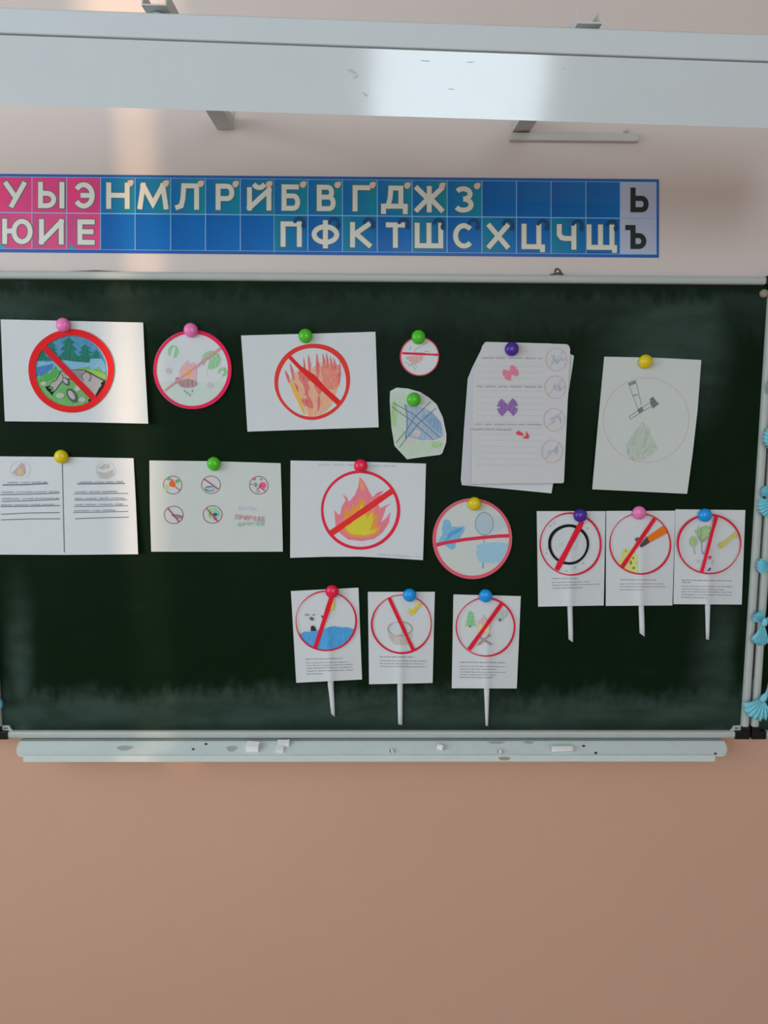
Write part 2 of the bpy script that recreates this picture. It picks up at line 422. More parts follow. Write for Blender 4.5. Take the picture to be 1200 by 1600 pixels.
def board(name, x0, x1, label, cat, central=False, inner=0):
    root = empty(name, ((x0+x1)/2, .005, BZ0-FW), label, cat)
    p = box('writing_panel', x0, x1, 0.0, .014, BZ0, BZ1, M_BOARD, root)
    bar('frame_rail', root, x0-.002, x1+.002, BZ1, BZ1+FW); bar('frame_rail', root, x0-.002, x1+.002, BZ0-FW, BZ0)
    bar('frame_stile', root, x0-FW, x0, BZ0+.006, BZ1-.006); bar('frame_stile', root, x1, x1+FW, BZ0+.006, BZ1-.006)
    for sx, xe in ((-1, x0-FW), (1, x1+FW)):
        for sz, ze in ((-1, BZ0-FW), (1, BZ1+FW)):
            bm = bmesh.new()
            l1, l2 = (.033, .028) if sz < 0 else (FW+.009, FW+.006)
            xa, xb = sorted((xe-sx*l1, xe+sx*.0007)); za, zb = sorted((ze+sz*.001, ze-sz*(FW+.001)))
            add_box(bm, xa, xb, FY0-.002, FY1+.001, za, zb)
            xa, xb = sorted((xe-sx*(FW+.001), xe+sx*.0007)); z3, z4 = sorted((ze-sz*(FW+.001), ze-sz*l2))
            if z4-z3 > .002: add_box(bm, xa, xb, FY0-.002, FY1+.001, z3, z4)
            bm_obj('corner_piece', bm, M_BLACK, root, False, .0015)
    return root
cb = board('chalkboard', BX0, BX1, 'large dark green chalkboard panel covered with pinned drawings', 'chalkboard', True)
pk = un(1192.5, 459)
screw('frame_peg', cb, (pk.x, -.001, pk.z), .009, mat('beige_peg', (.33, .30, .24), .6), .009)
for sx, xc in ((-1, BX0), (1, BX1)):        # pale bracket in the two lower corners
    c = (xc-sx*.0005, 0, BZ0)
    out = [(c[0], -.004, BZ0), (c[0]-sx*.024, -.004, BZ0), (c[0]-sx*.019, -.004, BZ0+.005), (c[0]-sx*.017, -.004, BZ0+.011), (c[0], -.004, BZ0+.012)]
    b_ = prism('corner_bracket', out, (0, -.004, 0), (0, -.0002, 0), M_FRAME, cb)
    box('bracket_slot', *sorted((c[0]-sx*.006, c[0]-sx*.014)), -.0048, -.0035, BZ0+.005, BZ0+.0072, M_DARK, b_)
WG = .006                                   # hinge gap
rw = board('chalkboard_wing', BX1+2*FW+WG, BX1+2*FW+WG+.81, 'folding side panel of the chalkboard at the right edge of the photo', 'chalkboard')
lw = board('chalkboard_wing', BX0-2*FW-WG-.81, BX0-2*FW-WG, 'folding side panel of the chalkboard at the left edge of the photo', 'chalkboard')
for root, xx in ((rw, BX1+FW), (lw, BX0-FW-WG)):
    box('hinge_strip', xx, xx+WG, .006, .018, BZ0+.015, BZ1-.02, M_DARK, root)
    for py0, py1 in ((1008, 1060), (560, 612)):
        za, zb = un(600, py1).z, un(600, py0).z
        tube('hinge_knuckle', [(xx+WG/2, .001, za), (xx+WG/2, .001, zb)], .0042, M_DARK, root, 10)

# ------------------------------------------------------------------ chalk tray
TZ = un(600, 1158, 0.0).z
TRX0, TRX1 = un(27, 1160, -.01).x, un(1135, 1160, -.01).x
tray = empty('chalk_tray', ((TRX0+TRX1)/2, YW, TZ-.02), 'long mint white metal chalk tray below the chalkboard', 'tray')
TD = -.033; TK = .58
def plan(d, y0):
    pts = [(TRX0, y0)]
    for i in range(9):
        t = i/8*math.pi/2; pts.append((TRX0+.020*(1-math.cos(t)), TD+.024-.024*math.sin(t)))
    out = pts + [(TRX0+TRX1-x, y) for x, y in reversed(pts)]
    return out
tz = lambda y: TZ+TK*min(0, y)
bm = bmesh.new()
for pl in (plan(0, 0.0), [(TRX0, YW-.001), (TRX0, 0.0), (TRX1, 0.0), (TRX1, YW-.001)]):
    up_ = [bm.verts.new((x, y, tz(y))) for x, y in pl]; dn_ = [bm.verts.new((x, y, tz(y)-.003)) for x, y in pl]; n = len(pl)
    bm.faces.new(up_); bm.faces.new(dn_[::-1])
    for i in range(n): bm.faces.new([up_[i], up_[(i+1) % n], dn_[(i+1) % n], dn_[i]])
bmesh.ops.remove_doubles(bm, verts=bm.verts[:], dist=1e-5)
bm_obj('tray_shelf', bm, M_TRAY, tray)
LT = tz(TD)
box('tray_lip', TRX0+.024, TRX1-.036, TD-.0035, TD-.0004, LT-.014, LT+.0015, M_TRAY, tray, .001)
box('tray_backplate', TRX0+.004, TRX1-.004, YW-.012, YW-.003, TZ-.016, TZ-.0035, M_TRAY, tray, .002)
mesh('rust_stain', [(un(788, 1188, TD-.0038).x+.014*math.cos(t)*(1+.15*math.sin(3*t)), TD-.0038, LT-.006+.0045*math.sin(t)) for t in [j*.4488 for j in range(14)]], [list(range(14))], mat('rust_stain', (.42, .36, .27), .8), tray)
def on_tray(px, py):
    d = un(px, py, 0)-EYE; k = (TZ-EYE.z+TK*EYE.y)/(d.z-TK*d.y); p = EYE+d*k
    return p
def chalk(px, py, L, r, ang, label, square=False, seed=0):
    p = on_tray(px, py); rnd = random.Random(seed); n = 4 if square else 10
    d = Vector((math.cos(ang), math.sin(ang), 0)); s_ = Vector((-d.y, d.x, TK*d.x)); vs_, fs = [], []
    xs = (-.5, -.46, -.1, .2, .47, .5)
    for i, t in enumerate(xs):
        k = (.8 if i in (0, 5) else 1)*rnd.uniform(.94, 1.05)
        for j in range(n):
            a = 2*math.pi*(j+.5)/n; rr = r*k*(1.25 if square else 1)
            vs_.append(p+d*(L*t)+s_*(rr*math.cos(a))+Vector((0, 0, max(0, r*(.9 if square else 1)+rr*math.sin(a))+.0005)))
    for i in range(5):
        for j in range(n): fs.append([i*n+j, i*n+(j+1) % n, (i+1)*n+(j+1) % n, (i+1)*n+j])
    fs += [list(range(n)), list(range(5*n, 6*n))]
    return tag(mesh('chalk_stick' if L > .03 else 'chalk_piece', vs_, fs, M_CHALK, None, not square), label, 'chalk', 'chalk on the tray')
chalk(395, 1171, .030, .007, -.15, 'widest white chalk block, at the left end of the chalk row', True, 1)
chalk(443, 1165, .027, .0052, .05, 'white chalk stub lying behind another stub on the tray', True, 2)
chalk(437, 1174, .018, .005, .1, 'short white chalk stub in front of another stub', True, 3)
chalk(612, 1176, .008, .0042, .6, 'tiny chalk crumb on the tray below the basket sign', False, 4)
chalk(688, 1171, .015, .0052, -.5, 'small upright-looking chalk end between two tiny crumbs', False, 5)
chalk(781, 1177, .008, .0042, .3, 'tiny chalk crumb left of the long chalk stick', False, 6)
chalk(878, 1174, .052, .0058, .08, 'long white chalk stick on the right half of the tray', False, 7)
M_SMUDGE = mat('tray_smudge', (.44, .50, .45), .9, .1, .1, 90)
M_GRIT = mat('tray_grit', (.04, .045, .04), .9)
for px, py, q in ((912, 1166, .0022), (931, 1177, .0022), (302, 1171, .002), (322, 1163, .002), (1118, 1178, .002)):
    p = on_tray(px, py)
    mesh('grit_speck', [p+Vector((q*1.5*math.cos(t)*(1+.3*(i % 2)), q*math.sin(t), h+TK*q*math.sin(t))) for h in (.0002, .0012) for i, t in enumerate([j*1.047 for j in range(6)])],
         [[0, 1, 2, 3, 4, 5], [6, 7, 8, 9, 10, 11]]+[[i, (i+1) % 6, 6+(i+1) % 6, 6+i] for i in range(6)], M_GRIT, tray)
for px, py, a, b in ((195, 1169, .018, .006), (362, 1170, .012, .007), (776, 1160.5, .02, .003), (826, 1160.5, .012, .003)):
    p = on_tray(px, py)
    mesh('chalk_smudge', [p+Vector((a*math.cos(t)*(1+.2*math.sin(3*t)), b*math.sin(t), .0003+TK*b*math.sin(t))) for t in [j*.4488 for j in range(14)]], [list(range(14))], M_SMUDGE, tray)

# ------------------------------------------------------------------ wires lying on the top rail
M_WIRE = mat('brown_wire', (.13, .10, .075), .6)
def wire(pts, r, label):
    P = [un(x, y, -.001) for x, y in pts]; Q = []
    for i in range(len(P)-1):
        for k in range(4): Q.append(P[i].lerp(P[i+1], k/4))
    Q.append(P[-1])
    return tag(tube('wire', Q, r, M_WIRE, None, 6), label, 'wire')
wire([(-30, 428), (0, 425.8), (20, 424), (45, 424.8), (75, 425.6), (110, 424.6), (150, 423.2), (185, 425), (240, 428.4), (300, 430.2)], .0014, 'thin brown wire along the chalkboard top, upper left')
wk = wire([(700, 434), (740, 432.6), (790, 432), (850, 431), (862, 430.4)], .0013, 'thin brown wire ending in a loop at the chalkboard top, right of centre')
lp = [un(870+6*math.cos(t)*(.7+.3*math.cos(t)), 426+6*math.sin(t), -.002) for t in [i*.45 for i in range(15)]]
tube('wire_loop', [un(858, 431, -.001)]+lp+[un(881, 431.5, -.001)], .0022, M_WIRE, wk, 6)

# ------------------------------------------------------------------ lamp above the board
lc = un(600, 74, -.505)
lamp = empty('board_lamp', (0, YW, lc.z-.12), 'long glossy white metal lamp housing on two wall arms', 'lamp')
LX0, LX1 = -.80, .82
def edge_line(y0, y1, yd):
    a, b = un(0, y0, yd), un(1200, y1, yd); s_ = (b.z-a.z)/(b.x-a.x)
    return lambda x: a.z+s_*(x-a.x)
eA, eB, eC = edge_line(11.5, 54, -.500), edge_line(52, 96, -.505), edge_line(162.5, 200, -.4865)
def lamp_part(name, prof, material, inset=0, bevel=0):
    """prof: list of (y, z-function); swept along x between the two lamp ends"""
    bm = bmesh.new(); rows = []
    for x in (LX0+inset, LX1-inset): rows.append([bm.verts.new((x, y, z(x))) for y, z in prof])
    n = len(prof)
    for i in range(n): bm.faces.new([rows[0][i], rows[0][(i+1) % n], rows[1][(i+1) % n], rows[1][i]])
    bm.faces.new(rows[0]); bm.faces.new(rows[1][::-1])
    return bm_obj(name, bm, material, lamp, False, bevel)
add = lambda f, d: (lambda x: f(x)+d)
lamp_part('top_cover', [(-.500, eA), (-.506, add(eA, -.004)), (-.506, add(eB, .0005)), (-.502, eB), (-.36, add(eB, .0)), (-.345, add(eA, -.004)), (-.36, eA)], M_LAMP, 0, .0015)
lamp_part('front_panel', [(-.5035, add(eB, -.0016)), (-.4865, eC), (-.4845, add(eC, .001)), (-.5005, add(eB, -.0016))], M_LAMP)
lamp_part('back_panel', [(-.365, add(eB, -.001)), (-.385, add(eC, .055)), (-.387, add(eC, .055)), (-.368, add(eB, -.001))], M_LAMP)
for x in (LX0, LX1):
    prism('end_cap', [(x, -.502, eB(x)-.001), (x, -.487, eC(x)), (x, -.386, eC(x)+.055), (x, -.366, eB(x)-.001)], (x, 0, 0), (x+(.002 if x < 0 else -.002), 0, 0), M_LAMP, lamp)
M_TUBE = mat('unlit_tube_glass', (.82, .82, .8), .3)
tb = tube('light_tube', [(LX0+.06, -.435, eB(LX0+.06)-.03), (LX1-.06, -.435, eB(LX1-.06)-.03)], .013, M_TUBE, lamp, 12)
for x in (LX0+.05, LX1-.05): box('tube_socket', x-.008, x+.008, -.452, -.418, eB(x)-.046, eB(x)-.001, M_WHITE, lamp)
M_SCUFF = mat('scuff_grey', (.56, .63, .65), .6)
for px, py, a, b, r_ in ((549, 110, 9, 2.4, .5), (556, 120, 5, 1.6, -.4), (570, 147, 6, 1.3, .6), (664, 95, 8, .8, .1), (735, 97, 6, .7, 0), (880, 107, 4, 1, -.3), (705, 139, 5, .7, .1)):
    f = (py-(52+44*px/1200))/108.; yd = -.5036+.0171*f-.0004
    P_ = [un(x, y, yd) for x, y in ell(px, py, a, b, 10, rot=r_)]
    mesh('scuff_mark', P_, [list(range(10))], M_SCUFF, lamp)
def arm(pw, pe):
    W = un(*pw, YW); E_ = un(*pe, -.487)
    xc = (W.x+E_.x)/2; hw = .018; t = .002
    d = Vector((0, E_.y-W.y, E_.z-W.z)); L = d.length; d.normalize(); nrm = Vector((0, -d.z, d.y))
    if nrm.z < 0: nrm = -nrm
    base = Vector((xc, W.y-.001, W.z))
    a = empty  # (arm is a part of the lamp)
    bm = bmesh.new()
    def P(x, u, v): return base+Vector((x, 0, 0))+d*u+nrm*v
    def slab(prof, x0, x1):
        v = [bm.verts.new(P(x, u, w_)) for x in (x0, x1) for u, w_ in prof]; n = len(prof)
        bm.faces.new(v[:n]); bm.faces.new(v[n:][::-1])
        for i in range(n): bm.faces.new([v[i], v[(i+1) % n], v[n+(i+1) % n], v[n+i]])
    slab([(0, 0), (L, 0), (L, t), (0, t)], -hw, hw)
    ar = bm_obj('arm_channel', bm, M_ARM, lamp)
    for sx in (-1, 1):
        bm = bmesh.new()
        slab([(0, t), (L, t), (L-.009, .022), (L-.03, .0225), (.0, .024)], *sorted((sx*hw, sx*(hw-t))))
        bm_obj('arm_flange', bm, M_ARM, ar)
    box('wall_plate', xc-.017, xc+.017, YW-.004, YW-.0005, W.z+.003, W.z+.055, M_ARM, ar, .001)
    # round knob between arm and lamp top
    c = P(0, L-.022, -.0008); n = 18; vs_, fs = [], []
    zb = eA(xc)-.002
    for rr, z in ((.0165, zb), (.0165, zb+(c.z-zb)*.3), (.012, zb+(c.z-zb)*.75), (.006, c.z)):
        for i in range(n): q = 2*math.pi*i/n; vs_.append((c.x+rr*math.cos(q), c.y+rr*math.sin(q), z))
    for k in range(3):
        for i in range(n): fs.append([k*n+i, k*n+(i+1) % n, (k+1)*n+(i+1) % n, (k+1)*n+i])
    fs.append([3*n+i for i in range(n)])
    mesh('clamp_knob', vs_, fs, M_LAMP, ar, True)
arm((352, 203), (242, 9)); arm((807, 207), (931, 37.5))
# small cable cover on the wall
a, b = un(796, 207, YW-.012), un(999, 207.5, YW-.012); z0 = un(897, 219.5, YW-.012).z
cc = box('cable_cover', a.x, b.x, YW-.012, YW-.0005, z0, (a.z+b.z)/2, M_ARM, None, .002)
tag(cc, 'short pale horizontal cable cover on the wall below the right lamp arm', 'cable cover')
k = un(979, 204, YW-.006); screw('cover_screw', cc, (k.x, YW-.004, k.z), .004, M_ARM, .006)

# ------------------------------------------------------------------ alphabet strips
def bowl(x0, x1, y0, y1, n=10):
    r = (y1-y0)/2; ax = min(x1-x0, r*1.1*1.0)
    xs = x1-ax
    return [(x0, y1)]+[(xs+ax*math.sin(t), (y0+y1)/2+r*math.cos(t)) for t in [math.pi*i/n for i in range(n+1)]]+[(x0, y0)]
def oval(n=22): return [(.5+.5*math.cos(2*math.pi*i/n), .5+.5*math.sin(2*math.pi*i/n)) for i in range(n+1)]
def arc(cx, cy, rx, ry, a0, a1, n=12): return [(cx+rx*math.cos(R(a0+(a1-a0)*i/n)), cy+ry*math.sin(R(a0+(a1-a0)*i/n))) for i in range(n+1)]
GL = {
 'У': [[(0, 1), (.55, .36)], [(1, 1), (.32, 0)]],
 'Ы': [[(0, 1), (0, 0)], bowl(0, .62, 0, .58), [(1, 1), (1, 0)]],
 'Э': [arc(.45, .5, .55, .5, 145, -145, 18), [(.25, .5), (1, .5)]],
 'Н': [[(0, 1), (0, 0)], [(1, 1), (1, 0)], [(0, .52), (1, .52)]],
 'М': [[(0, 0), (.12, 1)], [(.12, 1), (.5, .15), (.88, 1)], [(.88, 1), (1, 0)]],
 'Л': [[(1, 0), (1, 1), (.32, 1), (.27, .4), (.18, .06), (0, 0)]],
 'Р': [[(0, 1), (0, 0)], bowl(0, 1, .42, 1)],
 'Й': [[(0, .8), (0, 0)], [(0, 0), (1, .8)], [(1, .8), (1, 0)], arc(.5, 1.02, .22, .12, 200, 340, 6)],
 'Б': [[(.9, 1), (0, 1), (0, 0)], bowl(0, 1, 0, .58)],
 'В': [[(0, 1), (0, 0)], bowl(0, .88, .54, 1), bowl(0, 1, 0, .54)],
 'Г': [[(1, 1), (0, 1), (0, 0)]],
 'Д': [[(.8, .15), (.8, 1), (.34, 1), (.3, .5), (.2, .15)], [(0, -.1), (0, .15), (1, .15), (1, -.1)]],
 'Ж': [[(.5, 1), (.5, 0)], [(0, 1), (.44, .52)], [(.44, .52), (0, 0)], [(1, 1), (.56, .52)], [(.56, .52), (1, 0)]],
 'З': [arc(.45, .76, .48, .24, 150, -90, 12), arc(.45, .26, .55, .26, 90, -150, 14)],
 'Ю': [[(0, 1), (0, 0)], [(0, .52), (.36, .52)], [(.36+.64*x, y) for x, y in oval()]],
 'И': [[(0, 1), (0, 0)], [(0, 0), (1, 1)], [(1, 1), (1, 0)]],
 'Е': [[(1, 1), (0, 1), (0, 0), (1, 0)], [(0, .52), (.9, .52)]],
 'П': [[(0, 0), (0, 1), (1, 1), (1, 0)]],
 'Ф': [[(.5, 1.08), (.5, -.06)], [(x, .12+.76*y) for x, y in oval()]],
 'К': [[(0, 1), (0, 0)], [(.95, 1), (.08, .5)], [(.2, .56), (1, 0)]],
 'Т': [[(0, 1), (1, 1)], [(.5, 1), (.5, 0)]],
 'Ш': [[(0, 1), (0, 0), (1, 0), (1, 1)], [(.5, 1), (.5, 0)]],
 'С': [arc(.55, .5, .55, .5, 42, 318, 18)],
 'Х': [[(0, 1), (1, 0)], [(1, 1), (0, 0)]],
 'Ц': [[(0, 1), (0, 0), (1, 0), (1, -.14)], [(.8, 1), (.8, 0)]],
 'Ч': [[(0, 1), (0, .62), (.15, .46), (.4, .42), (1, .42)], [(1, 1), (1, 0)]],
 'Щ': [[(0, 1), (0, 0), (1.0, 0), (1.0, -.14)], [(.45, 1), (.45, 0)], [(.9, 1), (.9, 0)]],
 'Ь': [[(0, 1), (0, 0)], bowl(0, 1, 0, .58)],
 'Ъ': [[(0, 1), (.32, 1), (.32, 0)], bowl(.32, 1, 0, .58)],
 'О': [oval()],
}
def glyph(ch, x0, x1, yt, yb, wd, grow=0, sl=.0085):
    """stroke letter fitted to a pixel box, grow widens it for the outline"""
    h = wd/2; sh = []
    for st in GL[ch]:
        pts = [(x0+h+(x1-x0-2*h)*x, yb-h-(yb-yt-2*h)*y+sl*(x1-x0)*x) for x, y in st]
        if len(st) > 8 and (Vector(st[0])-Vector(st[-1])).length < 1e-4:
            sh.append(ribbon(pts[:-1], wd+2*grow, True)); continue
        e = h+grow
        if e and ch in 'ЖУМХКИЙНЫРТШЩЦЧЬЪФЮБВГДЕПЛ':
            a = Vector(pts[0])-Vector(pts[1]); b = Vector(pts[-1])-Vector(pts[-2])
            if a.length > .01 and b.length > .01:
                pts = list(pts); ka = e if abs(a.x) < .4*abs(a.y) or abs(a.y) < .2*abs(a.x) else e*.9
                pts[0] = tuple(Vector(pts[0])+a.normalized()*ka); pts[-1] = tuple(Vector(pts[-1])+b.normalized()*ka)
        sh.append(ribbon(pts, wd+2*grow))
    return merge(*sh)
def colour_attr_mat():
    m = bpy.data.materials.new('alphabet_print'); m.use_nodes = True; nt = m.node_tree; b = nt.nodes['Principled BSDF']
    b.inputs['Roughness'].default_value = .33; b.inputs['Specular IOR Level'].default_value = .35
    a = nt.nodes.new('ShaderNodeVertexColor'); a.layer_name = 'Col'; nt.links.new(a.outputs[0], b.inputs['Base Color'])
    return m
M_CELL = colour_attr_mat()
yT = lambda x: 271.6+.0082*x
yT2 = lambda x: 275.7+.0084*x
yM = lambda x: 332+.0093*x
yB2 = lambda x: 389+.0087*x
yB = lambda x: 394+.0084*x
M_BORDER = mat('alphabet_border_blue', ink((25, 80, 150)), .35, .35)
M_GRID = mat('alphabet_grid_line', ink((120, 165, 205)), .35, .35)
M_LETTER = mat('letter_cream', ink((190, 192, 182)), .4, .3)
M_LOUT = mat('letter_outline', ink((75, 95, 95)), .4, .3)
M_LDARK = mat('letter_black', ink((28, 40, 38)), .4, .3)
M_BELL = mat('peach_bell', ink((205, 170, 155)), .4, .3)
M_EAR = mat('dark_headphone', ink((18, 62, 98)), .4, .3)
SY = -YW                                    # strip lies on the wall: off = -(YW) + lift
def s_off(l): return lambda x, y: -(YW-.0012-.00014*l)
def strip(x0, x1, label):
    base = un((x0+x1)/2, yB((x0+x1)/2), YW-.001)
    root = empty('alphabet_strip', base, label, 'alphabet strip', 'alphabet strip sheets')
    drape('sheet', poly([(x0, yT(x0)), (x1, yT(x1)), (x1, yB(x1)), (x0, yB(x0))]), s_off(0), M_BORDER, root, 60, thick=.0008)
    e = 3.5 if x1 > 1000 else 0
    drape('grid_backing', poly([(x0, yT2(x0)), (x1-e, yT2(x1)), (x1-e, yB2(x1)), (x0, yB2(x0))]), s_off(2), M_GRID, root, 60)
    return root
sL = strip(-168, 427.6, 'left sheet of the alphabet strip, starting with pink vowel cells')
sR = strip(428.2, 1029.5, 'right sheet of the alphabet strip, ending with grey sign cells')
cols = [-168, -113.5, -59, -4.6, 49.7, 104, 157, 211, 266.5, 321, 375.5, 428, 481, 535, 589.5, 644, 698.6, 753, 807, 861, 915.5, 969, 1026]
PINK = ((200, 48, 105), (185, 52, 110)); PINK2 = ((172, 62, 112), (208, 62, 112)); BLUE = ((0, 82, 150), (0, 94, 162)); TEAL = ((0, 92, 155), (4, 120, 138)); TEAL2 = ((4, 112, 140), (0, 92, 155)); GREY = ((160, 166, 185), (152, 160, 180))
rows = {0: {3: 'У', 4: 'Ы', 5: 'Э', 6: 'Н', 7: 'М', 8: 'Л', 9: 'Р', 10: 'Й', 11: 'Б', 12: 'В', 13: 'Г', 14: 'Д', 15: 'Ж', 16: 'З', 21: 'Ь'},
        1: {3: 'Ю', 4: 'И', 5: 'Е', 11: 'П', 12: 'Ф', 13: 'К', 14: 'Т', 15: 'Ш', 16: 'С', 17: 'Х', 18: 'Ц', 19: 'Ч', 20: 'Щ', 21: 'Ъ'}}
BX = {'У': (6, 41), 'Ы': (59.5, 100.5), 'Э': (116, 148), 'Н': (166, 202.5), 'М': (215, 263), 'Л': (274, 311), 'Р': (337, 366), 'Й': (386, 424), 'Б': (440, 469), 'В': (495, 524.5), 'Г': (551, 578.5), 'Д': (595.5, 637), 'Ж': (648, 693.5), 'З': (710, 740), 'Ь': (985, 1013.5),
      'Ю': (3.5, 51), 'И': (61, 99.5), 'Е': (121, 148), 'П': (438.5, 471.5), 'Ф': (487, 530), 'К': (547, 580.5), 'Т': (603, 632.5), 'Ш': (648, 692.5), 'С': (708, 739.5), 'Х': (761, 796), 'Ц': (815, 851.5), 'Ч': (870, 900.5), 'Щ': (916.5, 964), 'Ъ': (977, 1010)}
def cell_mesh(name, pts, cols4, off, parent):
    o = drape(name, (pts, [[0, 1, 2, 3]]), off, M_CELL, parent)
    ca = o.data.color_attributes.new('Col', 'FLOAT_COLOR', 'POINT')
    for i, c in enumerate(cols4): ca.data[i].color = (*ink(c), 1)
    return o
for ci in range(len(cols)-1):
    c0, c1 = cols[ci]+.7, cols[ci+1]-.7
    par = sL if ci < 11 else sR
    for ri, (ya, yb) in enumerate(((yT2, yM), (yM, yB2))):
        if ci < 6: pal = (PINK, PINK2)[ri]
        elif ci == 21: pal = GREY
        else:
            ch = rows[ri].get(ci)
            pal = BLUE if not ch else (TEAL, TEAL2, TEAL, BLUE)[(ci*2+ri*3) % 4]
        c = cell_mesh('letter_cell', [(c0, ya(c0)+.8), (c1, ya(c1)+.8), (c1, yb(c1)-.8), (c0, yb(c0)-.8)], [pal[0], pal[1], pal[1], pal[0]], s_off(4), par)
        ch = rows[ri].get(ci)
        if not ch: continue
        x0, x1 = BX[ch]; xm = (x0+x1)/2
        yt = (283.2 if ri == 0 else 341.5)+(.0108 if ri == 0 else .0098)*xm; yb_ = yt+41-(1.5 if ri else 0)
        if ch == 'Й': yt -= 2
        if ch in 'ЬЪ': yt, yb_ = ((293, 331.5), (351.5, 389))[ri]
        dk = ch in 'ЬЪ'
        if not dk: drape('letter_outline', glyph(ch, x0, x1, yt, yb_, 7.6, 1.25), s_off(6), M_LOUT, c)
        lo = drape('letter', glyph(ch, x0, x1, yt, yb_, 7.6 if not dk else 8), s_off(8), M_LDARK if dk else M_LETTER, c)
        if 6 <= ci <= 16 and ri == 0:
            cx, cy = c1-6.5, yT2(c1)+8.5
            drape('bell_icon', merge(poly([(cx-5.5, cy+1), (cx-4, cy-3.5), (cx+1, cy-5), (cx+5, cy-4), (cx+4.6, cy+1), (cx+1.5, cy+5.2), (cx-3, cy+5)])), s_off(10), M_BELL, c)
        if 11 <= ci <= 20 and ri == 1:
            cx, cy = c1-12.5, yM(c1)+11
            drape('headphone_icon', merge(ribbon(ell(cx, cy, 7, 6.5, 12, 170, 375), 5), disc(cx+6.5, cy+5, 3.6, 5, n=12)), s_off(10), M_EAR, c)
for x, y in ((2, 384), (111, 385)):
    drape('corner_mark', poly([(x-2, y+4), (x+8, y+4.2), (x-2, y-4)]), s_off(6), M_EAR if 0 else mat('teal_mark', ink((20, 140, 170)), .4), sL)

# ------------------------------------------------------------------ magnets
MAGC = {'pink': (222, 105, 160), 'green': (62, 165, 25), 'purple': (62, 32, 130), 'yellow': (190, 170, 15), 'red': (205, 25, 65), 'blue': (10, 130, 200)}
M_STEEL = mat('magnet_disc_dark', (.08, .08, .085), .5, .3)
_mag = {}
def magnet(px, py, off, colour, label):
    c = un(px, py, -off-.004)
    if 'cap' not in _mag:
        n = 28; prof = [(.0142, 0), (.0150, .0015), (.0152, .0042), (.0146, .0072), (.0130, .0100), (.0103, .0122), (.0068, .0136), (.003, .0142), (0.0002, .0143)]
        vs_, fs = [], []
        for rr, h in prof:
            for i in range(n): t = 2*math.pi*i/n; vs_.append((rr*math.cos(t), -h, rr*math.sin(t)))
        for k in range(len(prof)-1):
            for i in range(n): fs.append([k*n+i, (k+1)*n+i, (k+1)*n+(i+1) % n, k*n+(i+1) % n])
        fs.append(list(range(n)))
        me = bpy.data.meshes.new('cap'); me.from_pydata(vs_, [], fs); [setattr(p, 'use_smooth', True) for p in me.polygons]; _mag['cap'] = me
        vs_ = [(.0125*math.cos(2*math.pi*i/n), y, .0125*math.sin(2*math.pi*i/n)) for y in (.0018, .0) for i in range(n)]
        me = bpy.data.meshes.new('magnet_disc'); me.from_pydata(vs_, [], [list(range(n)), list(range(n, 2*n))]+[[i, (i+1) % n, n+(i+1) % n, n+i] for i in range(n)]); me.materials.append(M_STEEL); _mag['disc'] = me
    root = empty('magnet', (c.x, -off-.0006-.0018, c.z), label, 'magnet', 'round magnets on the chalkboard')
    key = 'cap_'+colour
    if key not in _mag:
        me = _mag['cap'].copy(); me.materials.append(mat('magnet_'+colour, ink(MAGC[colour], 1.55), .28, .5)); _mag[key] = me
    o = link('cap', _mag[key], root, ORG[root])
    link('magnet_disc', _mag['disc'], root, ORG[root])

# ------------------------------------------------------------------ drawings
RED = (205, 35, 45); CRIM = (205, 30, 60)
def sheet_thing(name, outline, off, label, cat, material=M_PAPER, grp=None, ml=16):
    s_ = drape('sheet' if name is None else name, poly(outline), off, material, None, ml, thick=.0003)
    return tag(s_, label, cat, grp)
def curl(pin, h, base=.0012, lift=.005, corner=0, xc=None, w=1):
    """sheet pressed at the magnet, standing off further down and towards its sides"""
    def f(x, y):
        v = max(0, min(1.3, (y-pin[1])/h)); u = (x-pin[0])/w
        return base+lift*v**1.4+corner*(u*u)*(.35+.65*v)
    return f
def Lz(off, l, st=.00008): return lambda x, y: off(x, y)+st*l
class Draw:
    def __init__(s_, parent, off, T, ml=16, st=.00008): s_.p, s_.off, s_.T, s_.ml, s_.st = parent, off, T, ml, st; s_.l = 1
    def __call__(s_, name, shape, material, layer=None):
        if layer is None: s_.l += 1; layer = s_.l
        return drape(name, tr(s_.T, shape), Lz(s_.off, layer, s_.st), material, s_.p, s_.ml)
def zig_tree(cx, top, bot, wd, tiers=3):
    Lp = [(cx, top)]; h = (bot-top)/tiers
    rp = []
    for i in range(tiers):
        w0 = wd/2*(.45+.55*(i+1)/tiers); w1 = w0*.45
        rp.append((cx+w0, top+h*(i+1)-h*.05)); 
        if i < tiers-1: rp.append((cx+w1, top+h*(i+1)-h*.02))
    lp_ = [(2*cx-x, y) for x, y in reversed(rp)]
    return poly(Lp+rp+lp_)
def seg(x0, y0, x1, y1, wd, n=6, jit=0, seed=1):
    rnd = random.Random(seed)
    return ribbon([(x0+(x1-x0)*i/n, y0+(y1-y0)*i/n) for i in range(n+1)], [wd*(1+rnd.uniform(-jit, jit)) for _ in range(n+1)])
PG = 'drawings pinned to the chalkboard'

